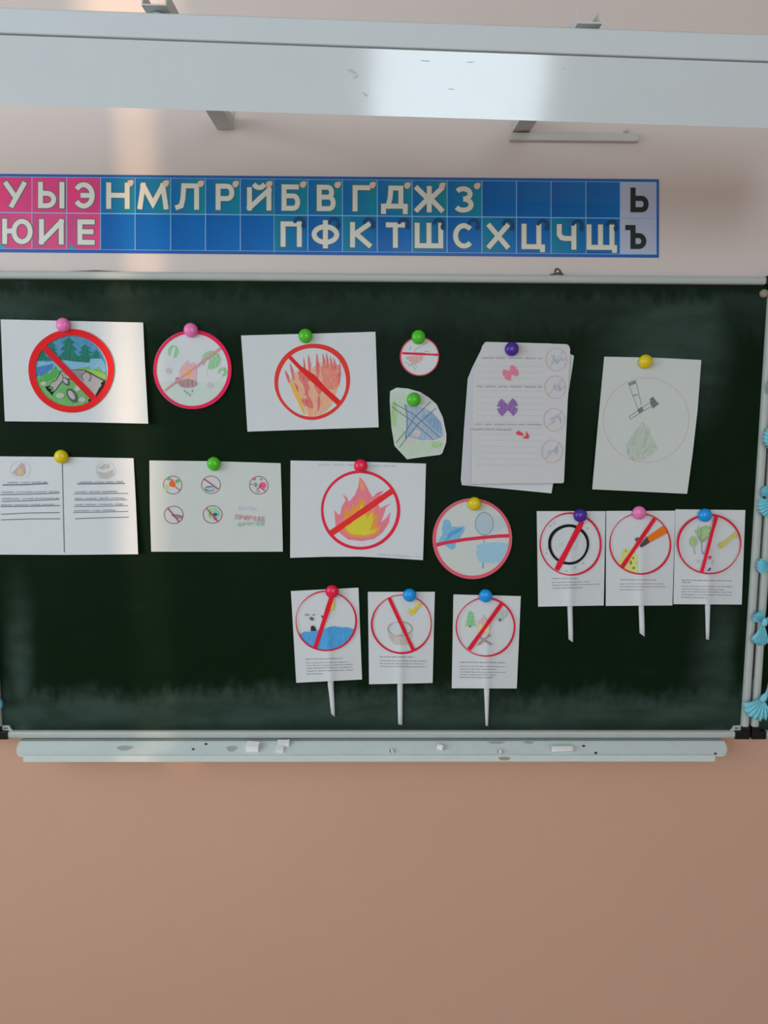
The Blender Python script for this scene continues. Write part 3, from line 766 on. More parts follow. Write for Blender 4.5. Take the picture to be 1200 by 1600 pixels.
# 1 forest and stump under a thick red ring
T = (0, 480, 5); pin = (99.5, 508); off = curl(pin, 150, .0012, .005, .006, w=115)
s_ = sheet_thing('drawing_sheet', [(1, 499), (223.6, 504), (226, 560), (231.6, 662), (120, 659.5), (7.6, 658.2), (4, 580)], off, 'white sheet with a forest and stump painted inside a thick red prohibition ring', 'drawing', grp=PG)
D = Draw(s_, off, T)
D('sky', disc(552, 500, 283, 280), pen((60, 128, 165), 1, .1))
D('pale_water', poly([(281, 420), (400, 428), (480, 412), (620, 430), (700, 398), (790, 400), (826, 455), (829, 530), (600, 495), (470, 500), (300, 560), (276, 500)]), pen((105, 160, 190), 1, .2))
D('deep_water', poly([(280, 470), (420, 440), (410, 480), (330, 540), (284, 545)]), pen((55, 110, 165), 1, .1))
tg = pen((15, 105, 90), 1, .06)
for q in ((405, 272, 372, 105), (665, 288, 400, 130), (750, 335, 402, 95), (325, 335, 418, 100), (535, 232, 392, 165)): D('fir_tree', zig_tree(*q), tg)
D('tree_line', poly([(286, 418), (300, 392), (400, 388), (470, 385), (620, 380), (705, 395), (700, 434), (600, 424), (480, 412)]), tg)
arcp = [p for p in ell(552, 500, 282, 279, 40, 10, 172)]
D('grass', poly([(285, 545), (310, 530), (335, 545), (370, 505), (385, 520), (430, 455), (448, 492), (500, 486), (540, 495), (600, 480), (690, 462), (720, 490), (770, 468), (795, 500), (822, 510)]+arcp), pen((88, 158, 78), 1, .15))
D('tall_grass', poly([(290, 585), (330, 545), (372, 505), (385, 525), (430, 455), (448, 492), (480, 500), (440, 545), (370, 580)]), pen((58, 150, 52), 1, .15))
D('yellow_grass', poly([(640, 485), (700, 485), (760, 500), (828, 530), (826, 560), (740, 530)]), pen((130, 175, 60), 1, .15))
D('stump_outline', poly([(470, 503), (560, 488), (664, 488), (722, 516), (765, 546), (818, 572), (800, 630), (742, 706), (695, 697), (632, 642), (566, 570), (508, 560), (470, 606), (428, 662), (408, 630), (382, 614), (405, 584), (440, 566)]), pen((70, 66, 68)))
for q in ([(352, 622), (388, 612), (380, 636), (402, 634), (398, 662), (424, 655), (408, 692), (385, 664), (370, 650)], [(768, 604), (824, 570), (815, 612), (796, 626), (802, 642), (772, 660), (776, 682), (738, 705), (744, 664), (770, 640)]): D('jagged_root', poly(q), pen((28, 26, 28)))
D('stump', poly([(478, 508), (560, 494), (655, 496), (712, 524), (760, 552), (806, 576), (786, 596), (800, 618), (770, 634), (782, 654), (742, 698), (700, 692), (640, 640), (568, 562), (505, 552), (464, 600), (425, 655), (412, 622), (388, 612), (410, 588), (445, 570)]), pen((158, 150, 150), 1, .2))
D('stump_top', poly([(500, 505), (560, 497), (648, 500), (640, 560), (560, 540), (500, 530)]), pen((125, 122, 122), 1, .1))
D('bark_line', ribbon(ell(675, 545, 35, 38, 18, 130, 420), 8), pen((85, 82, 84)))
D('bark_line', ribbon([(480, 520), (500, 560), (540, 600)], 7), pen((85, 82, 84)))
for cx, cy, a, b, r_ in ((515, 580, 38, 24, .9), (562, 690, 62, 36, 1.0)):
    D('log_outline', disc(cx, cy, a, b, n=20, rot=r_), pen((85, 85, 85))); D('log', disc(cx-4, cy-4, a*.66, b*.56, n=20, rot=r_), pen((158, 160, 162), 1, .2))
D('pebbles', merge(disc(340, 596, 24, 18, n=10), disc(470, 690, 34, 22, n=9), disc(640, 724, 30, 20, n=9), disc(605, 635, 24, 24, n=9)), pen((160, 168, 158), 1, .2))
D('dark_roots', poly([(690, 720), (745, 690), (770, 640), (810, 585), (822, 590), (800, 660), (730, 735), (690, 742)]), pen((45, 38, 36)))
D('red_slash', seg(325, 292, 748, 728, 47, 8, .06), pen((195, 32, 38)))
D('red_ring', ring(557, 497, 307, 303, 51, 60, .006, 3, .08), pen((205, 35, 38)))
magnet(99.5, 508, off(99.5, 508), 'pink', 'pink round magnet at the top of the forest and stump drawing')

# 2 round badge with campfire between pale trees
T = (220, 480, 6); pin = (298.5, 516); off = curl(pin, 120, .0012, .004, .0)
s_ = sheet_thing('drawing_disc', [(220+x/6, 480+y/6) for x, y in ell(483, 585, 366, 370, 56)], off, 'round paper badge with a pink rim, a campfire and pale green trees', 'drawing', grp=PG)
D = Draw(s_, off, T)
D('grass_tint', poly(ell(483, 585, 335, 338, 30, 20, 160)), pen((150, 190, 150), .28))
gp = pen((95, 180, 95), .85, .5)
for q in ((305, 415, 52, 60), (660, 495, 92, 88), (768, 605, 46, 44)): D('tree_crown', disc(*q, n=20), gp)
for q in ([(300, 380), (325, 380), (300, 500), (262, 500)], [(615, 490), (645, 490), (612, 640), (570, 640)], [(755, 595), (785, 600), (740, 680), (705, 680)]): D('tree_trunk', poly(q), pen((195, 200, 198), .5))
D('bark_patch', merge(disc(262, 595, 30, 30, n=9), disc(650, 730, 34, 26, n=9)), pen((165, 130, 115), .5, .6))
D('flame', poly([(360, 590), (385, 550), (440, 495), (455, 530), (500, 515), (525, 560), (520, 690), (360, 690)]), pen((215, 130, 135), .75, .5))
D('flame_core', poly([(420, 600), (445, 580), (470, 600), (465, 648), (415, 640)]), pen((225, 175, 20)))
D('firewood', merge(disc(440, 715, 90, 42, n=16), disc(350, 685, 28, 32, n=10)), pen((140, 75, 75), .85, .4))
D('ash', merge(*[disc(410+24*i, 785+18*((i*7) % 3), 9, 14, n=8) for i in range(4)]), pen((110, 130, 130), .7))
D('red_slash', seg(222, 782, 745, 385, 22, 8, .2, 4), pen((205, 60, 85), .7, .3))
D('pink_rim', ring(483, 585, 352, 355, 31, 64, .002, 6, .16), pen((210, 38, 82)))
magnet(298.5, 516, off(298.5, 516), 'pink', 'pink round magnet at the top of the round campfire badge')

# 3 brush-painted flames
T = (360, 490, 5); pin = (477.5, 525); off = curl(pin, 150, .0012, .006, .002, w=110)
s_ = sheet_thing('drawing_sheet', [(376.6, 524.2), (482, 521.5), (586.6, 518.4), (589, 590), (591.6, 667.6), (490, 671), (386.6, 674.4), (382, 600)], off, 'white sheet with brush-painted red and orange flames in a red ring', 'drawing', grp=PG)
D = Draw(s_, off, T)
D('flame_wash', poly([(455, 540), (500, 470), (540, 430), (620, 440), (700, 380), (780, 390), (860, 400), (850, 560), (820, 640), (790, 720), (720, 790), (610, 805), (560, 700)]), pen((218, 148, 92), .9, .4))
D('orange_wash', poly([(700, 420), (760, 395), (862, 400), (850, 540), (820, 600), (760, 590), (720, 540)]), pen((218, 100, 68), .9, .3))
D('yellow_stroke', merge(ribbon([(470, 540), (510, 625), (545, 700), (580, 790)], [20, 32, 26, 14])), pen((215, 165, 25), .95, .15))
D('flame_streak', merge(*[ribbon([(x0, y0), ((x0+x1)/2+4, (y0+y1)/2), (x1, y1)], [3, w_, w_*.5]) for x0, y0, x1, y1, w_ in
   ((425, 440, 460, 540, 24), (465, 385, 495, 520, 24), (572, 340, 590, 640, 26), (608, 320, 620, 470, 26), (675, 310, 680, 520, 32), (720, 310, 735, 430, 22), (748, 305, 760, 430, 18), (778, 330, 790, 440, 18), (805, 345, 820, 440, 20), (855, 375, 845, 560, 22), (500, 540, 530, 610, 20), (690, 620, 685, 760, 26))]), pen((205, 60, 45), .9, .25))
D('red_blot', merge(poly([(530, 450), (620, 450), (640, 500), (600, 540), (620, 580), (600, 660), (570, 560), (535, 510)]), ribbon([(560, 670), (585, 690), (640, 735)], [20, 50, 22]), ribbon([(600, 640), (625, 690), (640, 740)], [14, 30, 10]), poly([(650, 520), (700, 530), (740, 590), (690, 630), (660, 580)])), pen((208, 50, 42), .9, .3))
D('red_slash', ribbon([(450, 325), (540, 420), (640, 500), (740, 600), (855, 705)], [28, 30, 55, 40, 44]), pen((205, 42, 42)))
D('red_ring', ring(640, 532, 280, 284, 30, 56, .013, 11, .25), pen((208, 58, 52)))
magnet(477.5, 525, off(477.5, 525), 'green', 'green round magnet on the sheet of brush-painted flames')

# 4 small round badge
T = (590, 500, 6.957); pin = (653.8, 527); off = curl(pin, 60, .0012, .003)
s_ = sheet_thing('drawing_disc', [(590+x/6.957, 500+y/6.957) for x, y in ell(456, 395, 212, 213, 44)], off, 'smallest round paper badge with a thin red rim and level red bar', 'drawing', grp=PG)
D = Draw(s_, off, T)
D('grey_scribble', merge(*[ribbon(p, 9) for p in ([(390, 350), (430, 305), (500, 270), (545, 240)], [(350, 330), (360, 280)], [(290, 450), (340, 480), (380, 490), (420, 555)], [(330, 500), (400, 470), (430, 520)], [(500, 350), (530, 340), (570, 350)])]), pen((120, 125, 122), .65, .5))
D('pink_patch', poly([(310, 400), (380, 388), (500, 390), (500, 415), (450, 470), (380, 475), (310, 420)]), pen((195, 130, 120), .8, .5))
D('red_bar', seg(265, 360, 655, 378, 26, 7, .25, 3), pen((205, 45, 75)))
D('red_rim', ring(456, 395, 206, 207, 13, 50, .003, 8, .2), pen((205, 70, 90)))
magnet(653.8, 526.8, off(653.8, 526.8), 'green', 'green round magnet covering the top of the smallest badge')

# 5 cut-out leaf-like sheet with crossing pencil lines
pin = (646.3, 624.5); off = curl(pin, 95, .0012, .006)
ol = [(135, 775), (205, 735), (330, 745), (460, 782), (560, 845), (640, 915), (710, 1060), (748, 1240), (745, 1330), (705, 1445), (680, 1465), (500, 1488), (320, 1514), (185, 1370), (150, 1170), (132, 880)]
s_ = sheet_thing('drawing_cutout', [(590+x/6.957, 500+y/6.957) for x, y in ol], off, 'cut-out leaf-shaped sheet with blue and green pencil and crossing lines', 'drawing', M_PAPER2, PG)
D = Draw(s_, off, T)
D('green_tint', poly([(140, 790), (300, 790), (300, 1300), (500, 1320), (690, 1310), (690, 1440), (330, 1490), (195, 1360), (155, 1150)]), pen((150, 185, 140), .55, .35))
D('green_patch', merge(disc(180, 1020, 32, 150, n=18), disc(640, 1355, 60, 35, n=14)), pen((120, 180, 85), .8, .4))
D('blue_net', poly([(295, 915), (420, 940), (520, 960), (600, 1010), (660, 1080), (690, 1120), (715, 1260), (640, 1300), (480, 1310), (330, 1270), (300, 1290), (318, 1100)]), pen((120, 150, 180), .85, .35))
D('deep_blue', poly([(480, 1040), (600, 1010), (690, 1120), (690, 1240), (600, 1180)]), pen((85, 130, 170), .9, .35))
D('pink_patch', merge(disc(430, 1230, 40, 40, n=12), disc(350, 1315, 50, 26, n=12)), pen((190, 160, 160), .7, .4))
D('pencil_line', merge(*[ribbon(p, 8) for p in ([(150, 940), (360, 1090), (610, 1305)], [(170, 900), (400, 1030), (680, 1280)], [(580, 885), (400, 1060), (330, 1180), (200, 1335)], [(640, 955), (440, 1130), (310, 1290), (235, 1385)])]), pen((75, 90, 100), .9))
D('blue_edge', ribbon([(295, 915), (320, 1050), (318, 1180), (302, 1290)], 12), pen((75, 105, 150), .85))
magnet(646.3, 624.3, off(646.3, 624.3), 'green', 'green round magnet on the cut-out leaf-shaped sheet')

# 6 stack of lined notebook sheets with butterflies
T = (710, 520, 6); pin = (799.5, 545.5)
fo = lambda x, y: .0050+.010*max(0, min(1, (y-545)/210))**1.2+.006*max(0, (752-x)/30)**2*0
root = empty('notebook_sheets', un(800, 771, -.004), 'loose stack of lined notebook sheets with pink and purple butterflies', 'notebook sheets', PG)
sp = lambda pts: [(710+x/6, 520+y/6) for x, y in pts]
b1 = lambda x, y: .0014+.004*max(0, (y-545)/210)
b2 = lambda x, y: .0030+.006*max(0, (y-545)/210)+.006*max(0, (745-x)/25)
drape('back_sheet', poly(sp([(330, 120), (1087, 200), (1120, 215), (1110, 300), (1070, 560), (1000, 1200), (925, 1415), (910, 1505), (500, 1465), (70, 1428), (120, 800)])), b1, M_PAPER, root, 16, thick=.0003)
drape('middle_sheet', poly(sp([(285, 88), (900, 100), (980, 1380), (600, 1400), (160, 1420), (70, 1425), (60, 1380), (90, 900), (125, 430), (165, 330), (225, 210)])), b2, mat('paper_bluish', (.66, .71, .77), .8, .15), root, 12, thick=.0003)  # slightly darker, bluer paper than the back sheet
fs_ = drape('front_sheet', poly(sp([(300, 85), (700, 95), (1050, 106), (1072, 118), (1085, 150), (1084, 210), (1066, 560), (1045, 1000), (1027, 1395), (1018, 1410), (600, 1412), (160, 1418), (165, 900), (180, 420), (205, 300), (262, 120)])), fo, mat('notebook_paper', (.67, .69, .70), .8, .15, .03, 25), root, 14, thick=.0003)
D = Draw(fs_, fo, T, 14)
D('ruled_line', merge(*[seg(210, y, 830, y+6, 3, 4) for y in range(310, 1240, 58)]), pen((160, 165, 172), .8))
for i, (y, x0, x1) in enumerate(((234, 255, 830), (502, 205, 825), (857, 195, 820), (905, 150, 540))):
    D('handwriting', merge(*[ribbon(p, 4.5) for p in hand(x0, x1, y, 9, 13, .01, 30+i)]), pen((125, 125, 135), .75))
for cy, cx in ((250, 955), (510, 945), (815, 935), (1110, 915)):
    D('faint_ring', merge(ring(cx, cy, 98, 106, 7, 30), seg(cx-70, cy+76, cx+70, cy-76, 7)), pen((186, 158, 164), .85))
    rnd = random.Random(cy)
    D('faint_sketch', merge(*[ribbon([(cx-60+rnd.uniform(0, 40)+30*k, cy-50+rnd.uniform(0, 90)), (cx-40+rnd.uniform(0, 40)+30*k, cy-40+rnd.uniform(0, 90)), (cx-50+rnd.uniform(0, 50)+30*k, cy-50+rnd.uniform(0, 90))], 8) for k in range(4)]), pen((130, 150, 185), .85, .3))
def butterfly(cx, cy, r, a, c):
    sh = []
    for k in range(4):
        t = a+math.pi/2*k+(.22 if k % 2 else -.22)
        px_, py_ = cx+r*math.cos(t), cy+r*math.sin(t); nx, ny = -math.sin(t), math.cos(t)
        sh.append(poly([(cx-nx*r*.16, cy-ny*r*.16), (px_-nx*r*.44-math.cos(t)*r*.1, py_-ny*r*.44-math.sin(t)*r*.1), (px_, py_), (px_+nx*r*.44-math.cos(t)*r*.1, py_+ny*r*.44-math.sin(t)*r*.1), (cx+nx*r*.16, cy+ny*r*.16)]))
    D('butterfly', merge(*sh, disc(cx, cy, r*.25, r*.25, n=8)), c)
butterfly(525, 375, 74, .25, pen((205, 100, 130), .95, .15)); butterfly(497, 698, 98, .75, pen((120, 72, 150), .95, .15))
D('red_butterfly', merge(poly([(578, 935), (600, 915), (645, 945), (640, 968), (585, 955)]), poly([(632, 990), (672, 962), (672, 918), (698, 960), (696, 992)])), pen((208, 70, 82)))
magnet(799.5, 545.5, fo(799.5, 545.5), 'purple', 'purple round magnet on the stack of notebook sheets')

# 7 portrait sheet with an axe and a faint green bush
T = (910, 540, 6); pin = (1008, 565); off = curl(pin, 205, .0012, .009, .003, w=80)
s_ = sheet_thing('drawing_sheet', sp2 := [(910+x/6, 540+y/6) for x, y in [(205, 104), (650, 112), (1115, 135), (1080, 600), (1035, 1000), (982, 1390), (540, 1368), (92, 1347), (145, 750)]], off, 'portrait sheet with a pencil axe above a faint green bush', 'drawing', M_PAPER2, PG)
D = Draw(s_, off, T)
D('faint_ring', ring(597, 697, 400, 398, 7, 60, .004, 3), pen((190, 140, 145), .6))
D('axe_handle', merge(ribbon([(430, 350), (520, 595)], 5), ribbon([(500, 330), (555, 560)], 5), ribbon([(445, 662), (640, 530)], 6), ribbon([(450, 690), (560, 620), (640, 575)], 6), ribbon([(470, 470), (520, 460)], 9), ribbon([(440, 660), (450, 692)], 6)), pen((95, 98, 95), .85))
D('axe_grip', poly([(425, 352), (500, 322), (500, 355), (440, 382)]), pen((85, 110, 105), .9, .3))
D('axe_blade', merge(poly([(632, 500), (665, 478), (690, 520), (720, 545), (660, 590), (640, 560)]), poly([(515, 600), (555, 572), (575, 605), (535, 638)])), pen((82, 84, 82), .95, .25))
D('bush', poly([(560, 715), (610, 740), (630, 820), (680, 920), (715, 960), (640, 1030), (570, 1075), (470, 1070), (415, 1010), (410, 930), (460, 850), (510, 780)]), pen((150, 172, 145), .75, .5))
D('bush_stroke', merge(*[ribbon(p, 18) for p in ([(520, 780), (490, 860), (470, 930)], [(590, 800), (600, 880), (570, 960)], [(640, 940), (690, 950)], [(430, 970), (440, 1030), (490, 1080)], [(560, 1010), (620, 970)], [(630, 800), (600, 850)])]), pen((130, 155, 125), .75, .5))
magnet(1008, 565, off(1008, 565), 'yellow', 'yellow round magnet on the portrait sheet with the axe')

# 8 lined text sheet at the left edge
T = (0, 690, 5.217); pin = (96.5, 713.5); off = curl(pin, 150, .0012, .006, .003, w=110)
s_ = sheet_thing('text_sheet', [(-6, 713), (100, 714), (208.6, 716), (212, 780), (215.8, 866), (100, 867), (-2, 866.5), (-4, 790)], off, 'white sheet split by a vertical line with handwritten lines on both halves', 'sheet', grp=PG)
D = Draw(s_, off, T)
D('divider_line', ribbon([(508, 180), (515, 480), (525, 905)], 9), pen((105, 110, 118)))
D('flame_sketch', merge(poly([(98, 255), (140, 210), (172, 170), (205, 190), (210, 260), (180, 285), (130, 275)])), pen((165, 125, 130), .8, .4)); D('flame_core', disc(162, 245, 22, 28, n=12), pen((190, 180, 130)))
D('basket_sketch', merge(poly([(785, 240), (860, 255), (920, 225), (925, 270), (880, 305), (820, 295)]), poly([(795, 215), (850, 180), (890, 190), (890, 215), (840, 228)])), pen((160, 150, 145), .8, .4))
D('faint_ring', merge(ring(165, 230, 82, 72, 4, 30), ring(860, 235, 78, 74, 4, 30)), pen((170, 170, 178), .5))
ln = pen((85, 92, 105), .9); hw_ = pen((125, 132, 145), .75)
D('rule_line', merge(*[ribbon([(a, y0), ((a+b)/2, (y0+y1)/2+rr), (b, y1)], wd) for a, y0, b, y1, wd, rr in ((20, 354, 390, 341, 10, 3), (0, 433, 485, 420, 7, 2), (12, 488, 485, 471, 7, 2), (5, 530, 488, 521, 7, 2), (8, 592, 488, 578, 7, -3), (8, 638, 492, 629, 7, -3), (628, 345, 1018, 341, 9, 0), (600, 426, 1042, 422, 6, 0), (606, 476, 1035, 474, 6, 2), (603, 530, 1042, 522, 6, 2), (598, 577, 1045, 569, 6, 2), (612, 629, 1050, 616, 7, -2))]), ln)
for i, (a, b, y) in enumerate(((60, 385, 334), (10, 480, 414), (15, 480, 468), (5, 440, 518), (650, 1000, 332), (610, 1000, 412), (610, 1010, 465), (610, 1000, 515), (605, 960, 563))):
    D('handwriting', merge(*[ribbon(p, 4.5) for p in hand(a, b, y, 7, 12, -.012, 60+i)]), hw_)
magnet(96.5, 713.5, off(96.5, 713.5), 'yellow', 'yellow round magnet on the sheet with the vertical dividing line')

# 9 sheet with five small icons
T = (220, 700, 5.217); pin = (334.5, 724.8); off = curl(pin, 140, .0012, .005, .003, w=105)
s_ = sheet_thing('drawing_sheet', [(220+x/5.217, 700+y/5.217) for x, y in [(70, 102), (600, 108), (1140, 124), (1150, 480), (1158, 845), (600, 846), (85, 845), (74, 480)]], off, 'pale sheet with five tiny round pictograms and coloured handwritten words', 'drawing', M_PAPER2, PG)
D = Draw(s_, off, T)
rim = pen((140, 70, 90), .9)
for i, (cx, cy) in enumerate(((260, 302), (572, 300), (962, 304), (268, 545), (585, 542))):
    D('pictogram_rim', ring(cx, cy, 76, 72, 7, 36, .012, i), rim)
D('fire', merge(poly([(228, 290), (255, 248), (282, 290), (280, 322), (235, 312)])), pen((225, 95, 50)))
D('leaf', merge(disc(298, 270, 18, 16, n=10), disc(225, 250, 20, 14, n=10), disc(1010-60, 300, 1, 1, n=6)), pen((70, 150, 75), .9, .2))
D('yellow_green', disc(205, 325, 18, 30, n=10), pen((165, 180, 85), .8, .3))
D('blue_pool', merge(ring(562, 332, 36, 16, 14, 18)), pen((55, 105, 150), .9))
D('green_edge', poly([(520, 325), (600, 318), (620, 335), (560, 350)]), pen((120, 165, 130), .5))
D('pink_flower', merge(disc(992, 306, 30, 28, n=12), disc(925, 254, 13, 11, n=8)), pen((225, 85, 130)))
D('blue_dots', merge(disc(980, 256, 12, 10, n=8), disc(935, 300, 16, 20, n=8), disc(958, 356, 12, 8, n=8)), pen((90, 150, 140), .9)); D('gold_dot', disc(900, 296, 12, 8, n=8), pen((190, 150, 60)))
D('purple_scrawl', merge(ribbon([(250, 545), (290, 555), (335, 570)], [14, 30, 12]), ribbon([(300, 550), (340, 560)], 16)), pen((125, 70, 95), .85, .2))
D('green_patch', poly([(540, 500), (590, 480), (635, 520), (640, 560), (560, 575), (545, 540)]), pen((110, 190, 110), .85, .3)); D('blue_patch', disc(606, 542, 20, 15, n=10), pen((45, 85, 180))); D('red_spots', merge(disc(568, 535, 12, 20, n=8), disc(605, 575, 14, 16, n=8)), pen((200, 90, 80), .9))
D('red_slash', merge(seg(512, 250, 630, 335, 8), seg(220, 492, 310, 600, 9), seg(535, 490, 628, 600, 8), seg(285, 318, 320, 350, 6), seg(940, 345, 985, 300, 6), seg(985, 330, 1010, 352, 6)), pen((165, 50, 80)))
def word(name, txt, x, y, h, wd, c, dx, sl=0):
    sh = []
    for i, ch in enumerate(txt):
        x0 = x+i*dx; sh.append(glyph(ch, x0, x0+dx*.72, y+sl*i*dx, y+h+sl*i*dx, wd, 0, 0))
    D(name, merge(*sh), c)
word('lilac_word', 'БУДЬ', 795, 476, 32, 5, pen((180, 165, 190), .6), 38)
word('red_word', 'ПРИРОДЕ', 768, 543, 40, 6.5, pen((185, 105, 118), .85), 36, .075)
word('green_word', 'ДРУГОМ', 788, 606, 32, 6.5, pen((120, 175, 145), .85), 37, -.03)
magnet(334.5, 724.6, off(334.5, 724.6), 'green', 'green round magnet on the sheet of five tiny pictograms')

# 10 big flame in a red ring
T = (440, 700, 5); pin = (563.7, 728); off = curl(pin, 145, .0012, .006, .002, w=105)
s_ = sheet_thing('drawing_sheet', [(440+x/5, 700+y/5) for x, y in [(70, 98), (600, 106), (1128, 122), (1118, 500), (1104, 876), (820, 858), (600, 848), (340, 850), (67, 858), (68, 480)]], off, 'white sheet with a pink, orange and yellow flame in a red prohibition ring', 'drawing', grp=PG)
D = Draw(s_, off, T)
D('pink_flame', poly([(610, 225), (650, 270), (690, 350), (712, 385), (750, 345), (800, 335), (765, 375), (750, 420), (768, 470), (860, 430), (815, 465), (800, 520), (775, 580), (820, 545), (850, 495), (840, 580), (790, 660), (720, 712), (620, 728), (520, 715), (455, 665), (420, 600), (412, 480), (440, 520), (460, 515), (468, 460), (500, 410), (478, 362), (512, 385), (525, 420), (570, 370), (600, 300)]), pen((218, 112, 128), 1, .12))
D('orange_tip', poly([(612, 232), (645, 285), (660, 330), (640, 320), (625, 345), (612, 300)]), pen((215, 130, 75), .9, .2))
D('orange_flame', poly([(625, 375), (655, 430), (670, 480), (690, 510), (720, 460), (730, 520), (755, 535), (740, 600), (775, 620), (750, 665), (690, 692), (600, 700), (520, 680), (480, 630), (440, 590), (490, 590), (490, 500), (515, 460), (530, 520), (560, 420), (575, 480)]), pen((222, 142, 45), 1, .1))
D('yellow_flame', poly([(625, 430), (640, 470), (655, 520), (668, 555), (705, 500), (715, 560), (690, 645), (755, 628), (720, 665), (640, 682), (545, 672), (500, 630), (492, 600), (530, 605), (560, 570), (590, 530)]), pen((200, 190, 20), .98, .1))
D('red_slash', seg(385, 668, 872, 330, 46, 8, .06, 2), pen((212, 48, 48)))
D('red_ring', ring(615, 485, 298, 300, 23, 60, .003, 4, .12), pen((208, 42, 68)))
D('pencil_note', merge(*[ribbon(p, 4) for p in hand(285, 560, 130, 9, 14, 0, 90)+hand(700, 895, 140, 9, 14, 0, 91)+hand(745, 1090, 832, 8, 13, .06, 92)]), pen((165, 170, 188), .8))
magnet(563.7, 728, off(563.7, 728), 'red', 'red round magnet above the ringed yellow flame')

# 11 round badge with butterfly net
T = (660, 760, 7.5); pin = (741, 787); off = curl(pin, 118, .0012, .005)
bo = ell(585, 612, 466, 472, 56)
s_ = sheet_thing('drawing_disc', [(660+x/7.5, 760+y/7.5) for x, y in bo], off, 'round paper badge with a blue butterfly, a net and a slanting red bar', 'drawing', M_PAPER2, PG)
D = Draw(s_, off, T)
D('blue_butterfly', poly([(248, 400), (280, 385), (320, 400), (345, 470), (430, 475), (485, 462), (500, 490), (470, 560), (430, 620), (395, 650), (385, 720), (350, 745), (310, 725), (260, 680), (185, 660), (200, 610), (240, 560), (225, 510)]), pen((95, 165, 200), .95, .2)); D('deep_blue', poly([(300, 560), (360, 510), (470, 480), (440, 530), (360, 570), (300, 620), (255, 640), (290, 600)]), pen((35, 140, 195), .95, .2))
D('net_bag', poly([(825, 330), (920, 350), (985, 465), (900, 520), (800, 560), (830, 450)]), pen((150, 175, 185), .6, .3)); D('net_hoop', disc(725, 438, 104, 132, n=30), pen((140, 170, 185), .7, .25)); D('hoop_line', ring(725, 438, 104, 132, 8, 36), pen((105, 135, 150)))
D('cloth', poly([(640, 690), (700, 665), (880, 655), (1005, 670), (985, 740), (950, 815), (905, 890), (800, 900), (660, 885), (632, 800)]), pen((125, 180, 205), .9, .25)); D('net_handle', merge(seg(720, 575, 720, 665, 12), seg(712, 890, 708, 960, 18)), pen((100, 160, 190)))
D('red_bar', ribbon([(145, 690), (300, 655), (500, 622), (720, 598), (900, 582), (1030, 578)], [46, 40, 40, 40, 40, 42]), pen((205, 50, 80)))
D('red_rim', ring(585, 612, 448, 454, 36, 64, .001, 5, .12), pen((205, 88, 105)))
magnet(741.2, 787, off(741.2, 787), 'yellow', 'yellow round magnet on the round butterfly-net badge')

# 12-17 little signs on paper sticks
SG = 'paper signs on sticks'
def sign(T, corners, stick, label, mag, ringp, slash, text, fold=.006, rseed=1):
    ox, oy, s0 = T
    pc = [(ox+x/s0, oy+y/s0) for x, y in corners]
    st = [(ox+x/s0, oy+y/s0) for x, y in stick]
    xt = sum(p[0] for p in pc[:2])/2; xb = (st[0][0]+st[1][0])/2; ytop = pc[0][1]; ybot = pc[3][1]
    hw = abs(pc[1][0]-pc[0][0])/2
    def off(x, y):
        v = max(0, min(1.05, (y-ytop)/(ybot-ytop))); xc = xt+(xb-xt)*v
        u = abs(x-xc)/hw
        return .0016+.007*v**1.2*max(0, 1-u)**1.3+.0032*min(1, 1.6*v)*math.exp(-(u/.15)**2)+.0016*v
    n = 6
    def side(a, b, bow=0): return [(a[0]+(b[0]-a[0])*i/n, a[1]+(b[1]-a[1])*i/n) for i in range(n)]
    outl = side(pc[0], pc[1])+side(pc[1], pc[2])+side(pc[2], pc[3])+side(pc[3], pc[0])
    base = un((st[2][0]+st[3][0])/2, max(st[2][1], st[3][1]), -.003)
    root = empty('paper_sign', base, label, 'sign', SG)
    sh = drape('sheet', poly(outl), off, M_PAPER, root, 5.5, thick=.0003)
    # paper tube behind the sheet, cut on the slant at its foot
    L_, R_, rb, lb = st
    vs_, fs = [], []; k = 10
    rows_ = [((L_[0]+R_[0])/2, L_[1]-30, (R_[0]-L_[0])), ((L_[0]+R_[0])/2, L_[1]+4, (R_[0]-L_[0]))]
    for f in (.35, .7): rows_.append((( L_[0]+(lb[0]-L_[0])*f+R_[0]+(rb[0]-R_[0])*f)/2, L_[1]+(min(lb[1], rb[1])-L_[1])*f, (R_[0]-L_[0])*(1-f)+(rb[0]-lb[0])*f))
    for cx, cy, wd in rows_:
        for j in range(k):
            t = 2*math.pi*j/k; r_ = wd/2*.00141
            p = un(cx+wd/2*math.cos(t), cy, -.0045); p.y += min(.0038, r_)*math.sin(t); vs_.append(p)
    for j in range(k):
        t = 2*math.pi*j/k; f = (1+math.cos(t))/2
        p = un(lb[0]+(rb[0]-lb[0])*f, lb[1]+(rb[1]-lb[1])*f, -.0045); p.y += .003*math.sin(t); vs_.append(p)
    for i in range(4):
        for j in range(k): fs.append([i*k+j, i*k+(j+1) % k, (i+1)*k+(j+1) % k, (i+1)*k+j])
    fs += [list(range(k)), list(range(4*k, 5*k))]
    mesh('stick', vs_, fs, M_PAPER, root, True)
    D = Draw(sh, off, T, 5.5, .00022)
    for i, (x0, x1, y, th, sl) in enumerate(text): D('printed_line', printed(x0, x1, y, th, sl, rseed*20+i), M_PRINT)
    def finish():
        D('red_slash', seg(*slash, 8, .12, rseed), pen((208, 28, 50))); D('red_ring', ring(*ringp, 60, .006, rseed, .35), pen((200, 28, 58)))
        magnet(*mag[0], off(*mag[0])+.0006, mag[1], mag[2])
    return D, finish
P15 = 11; P9 = 8.5
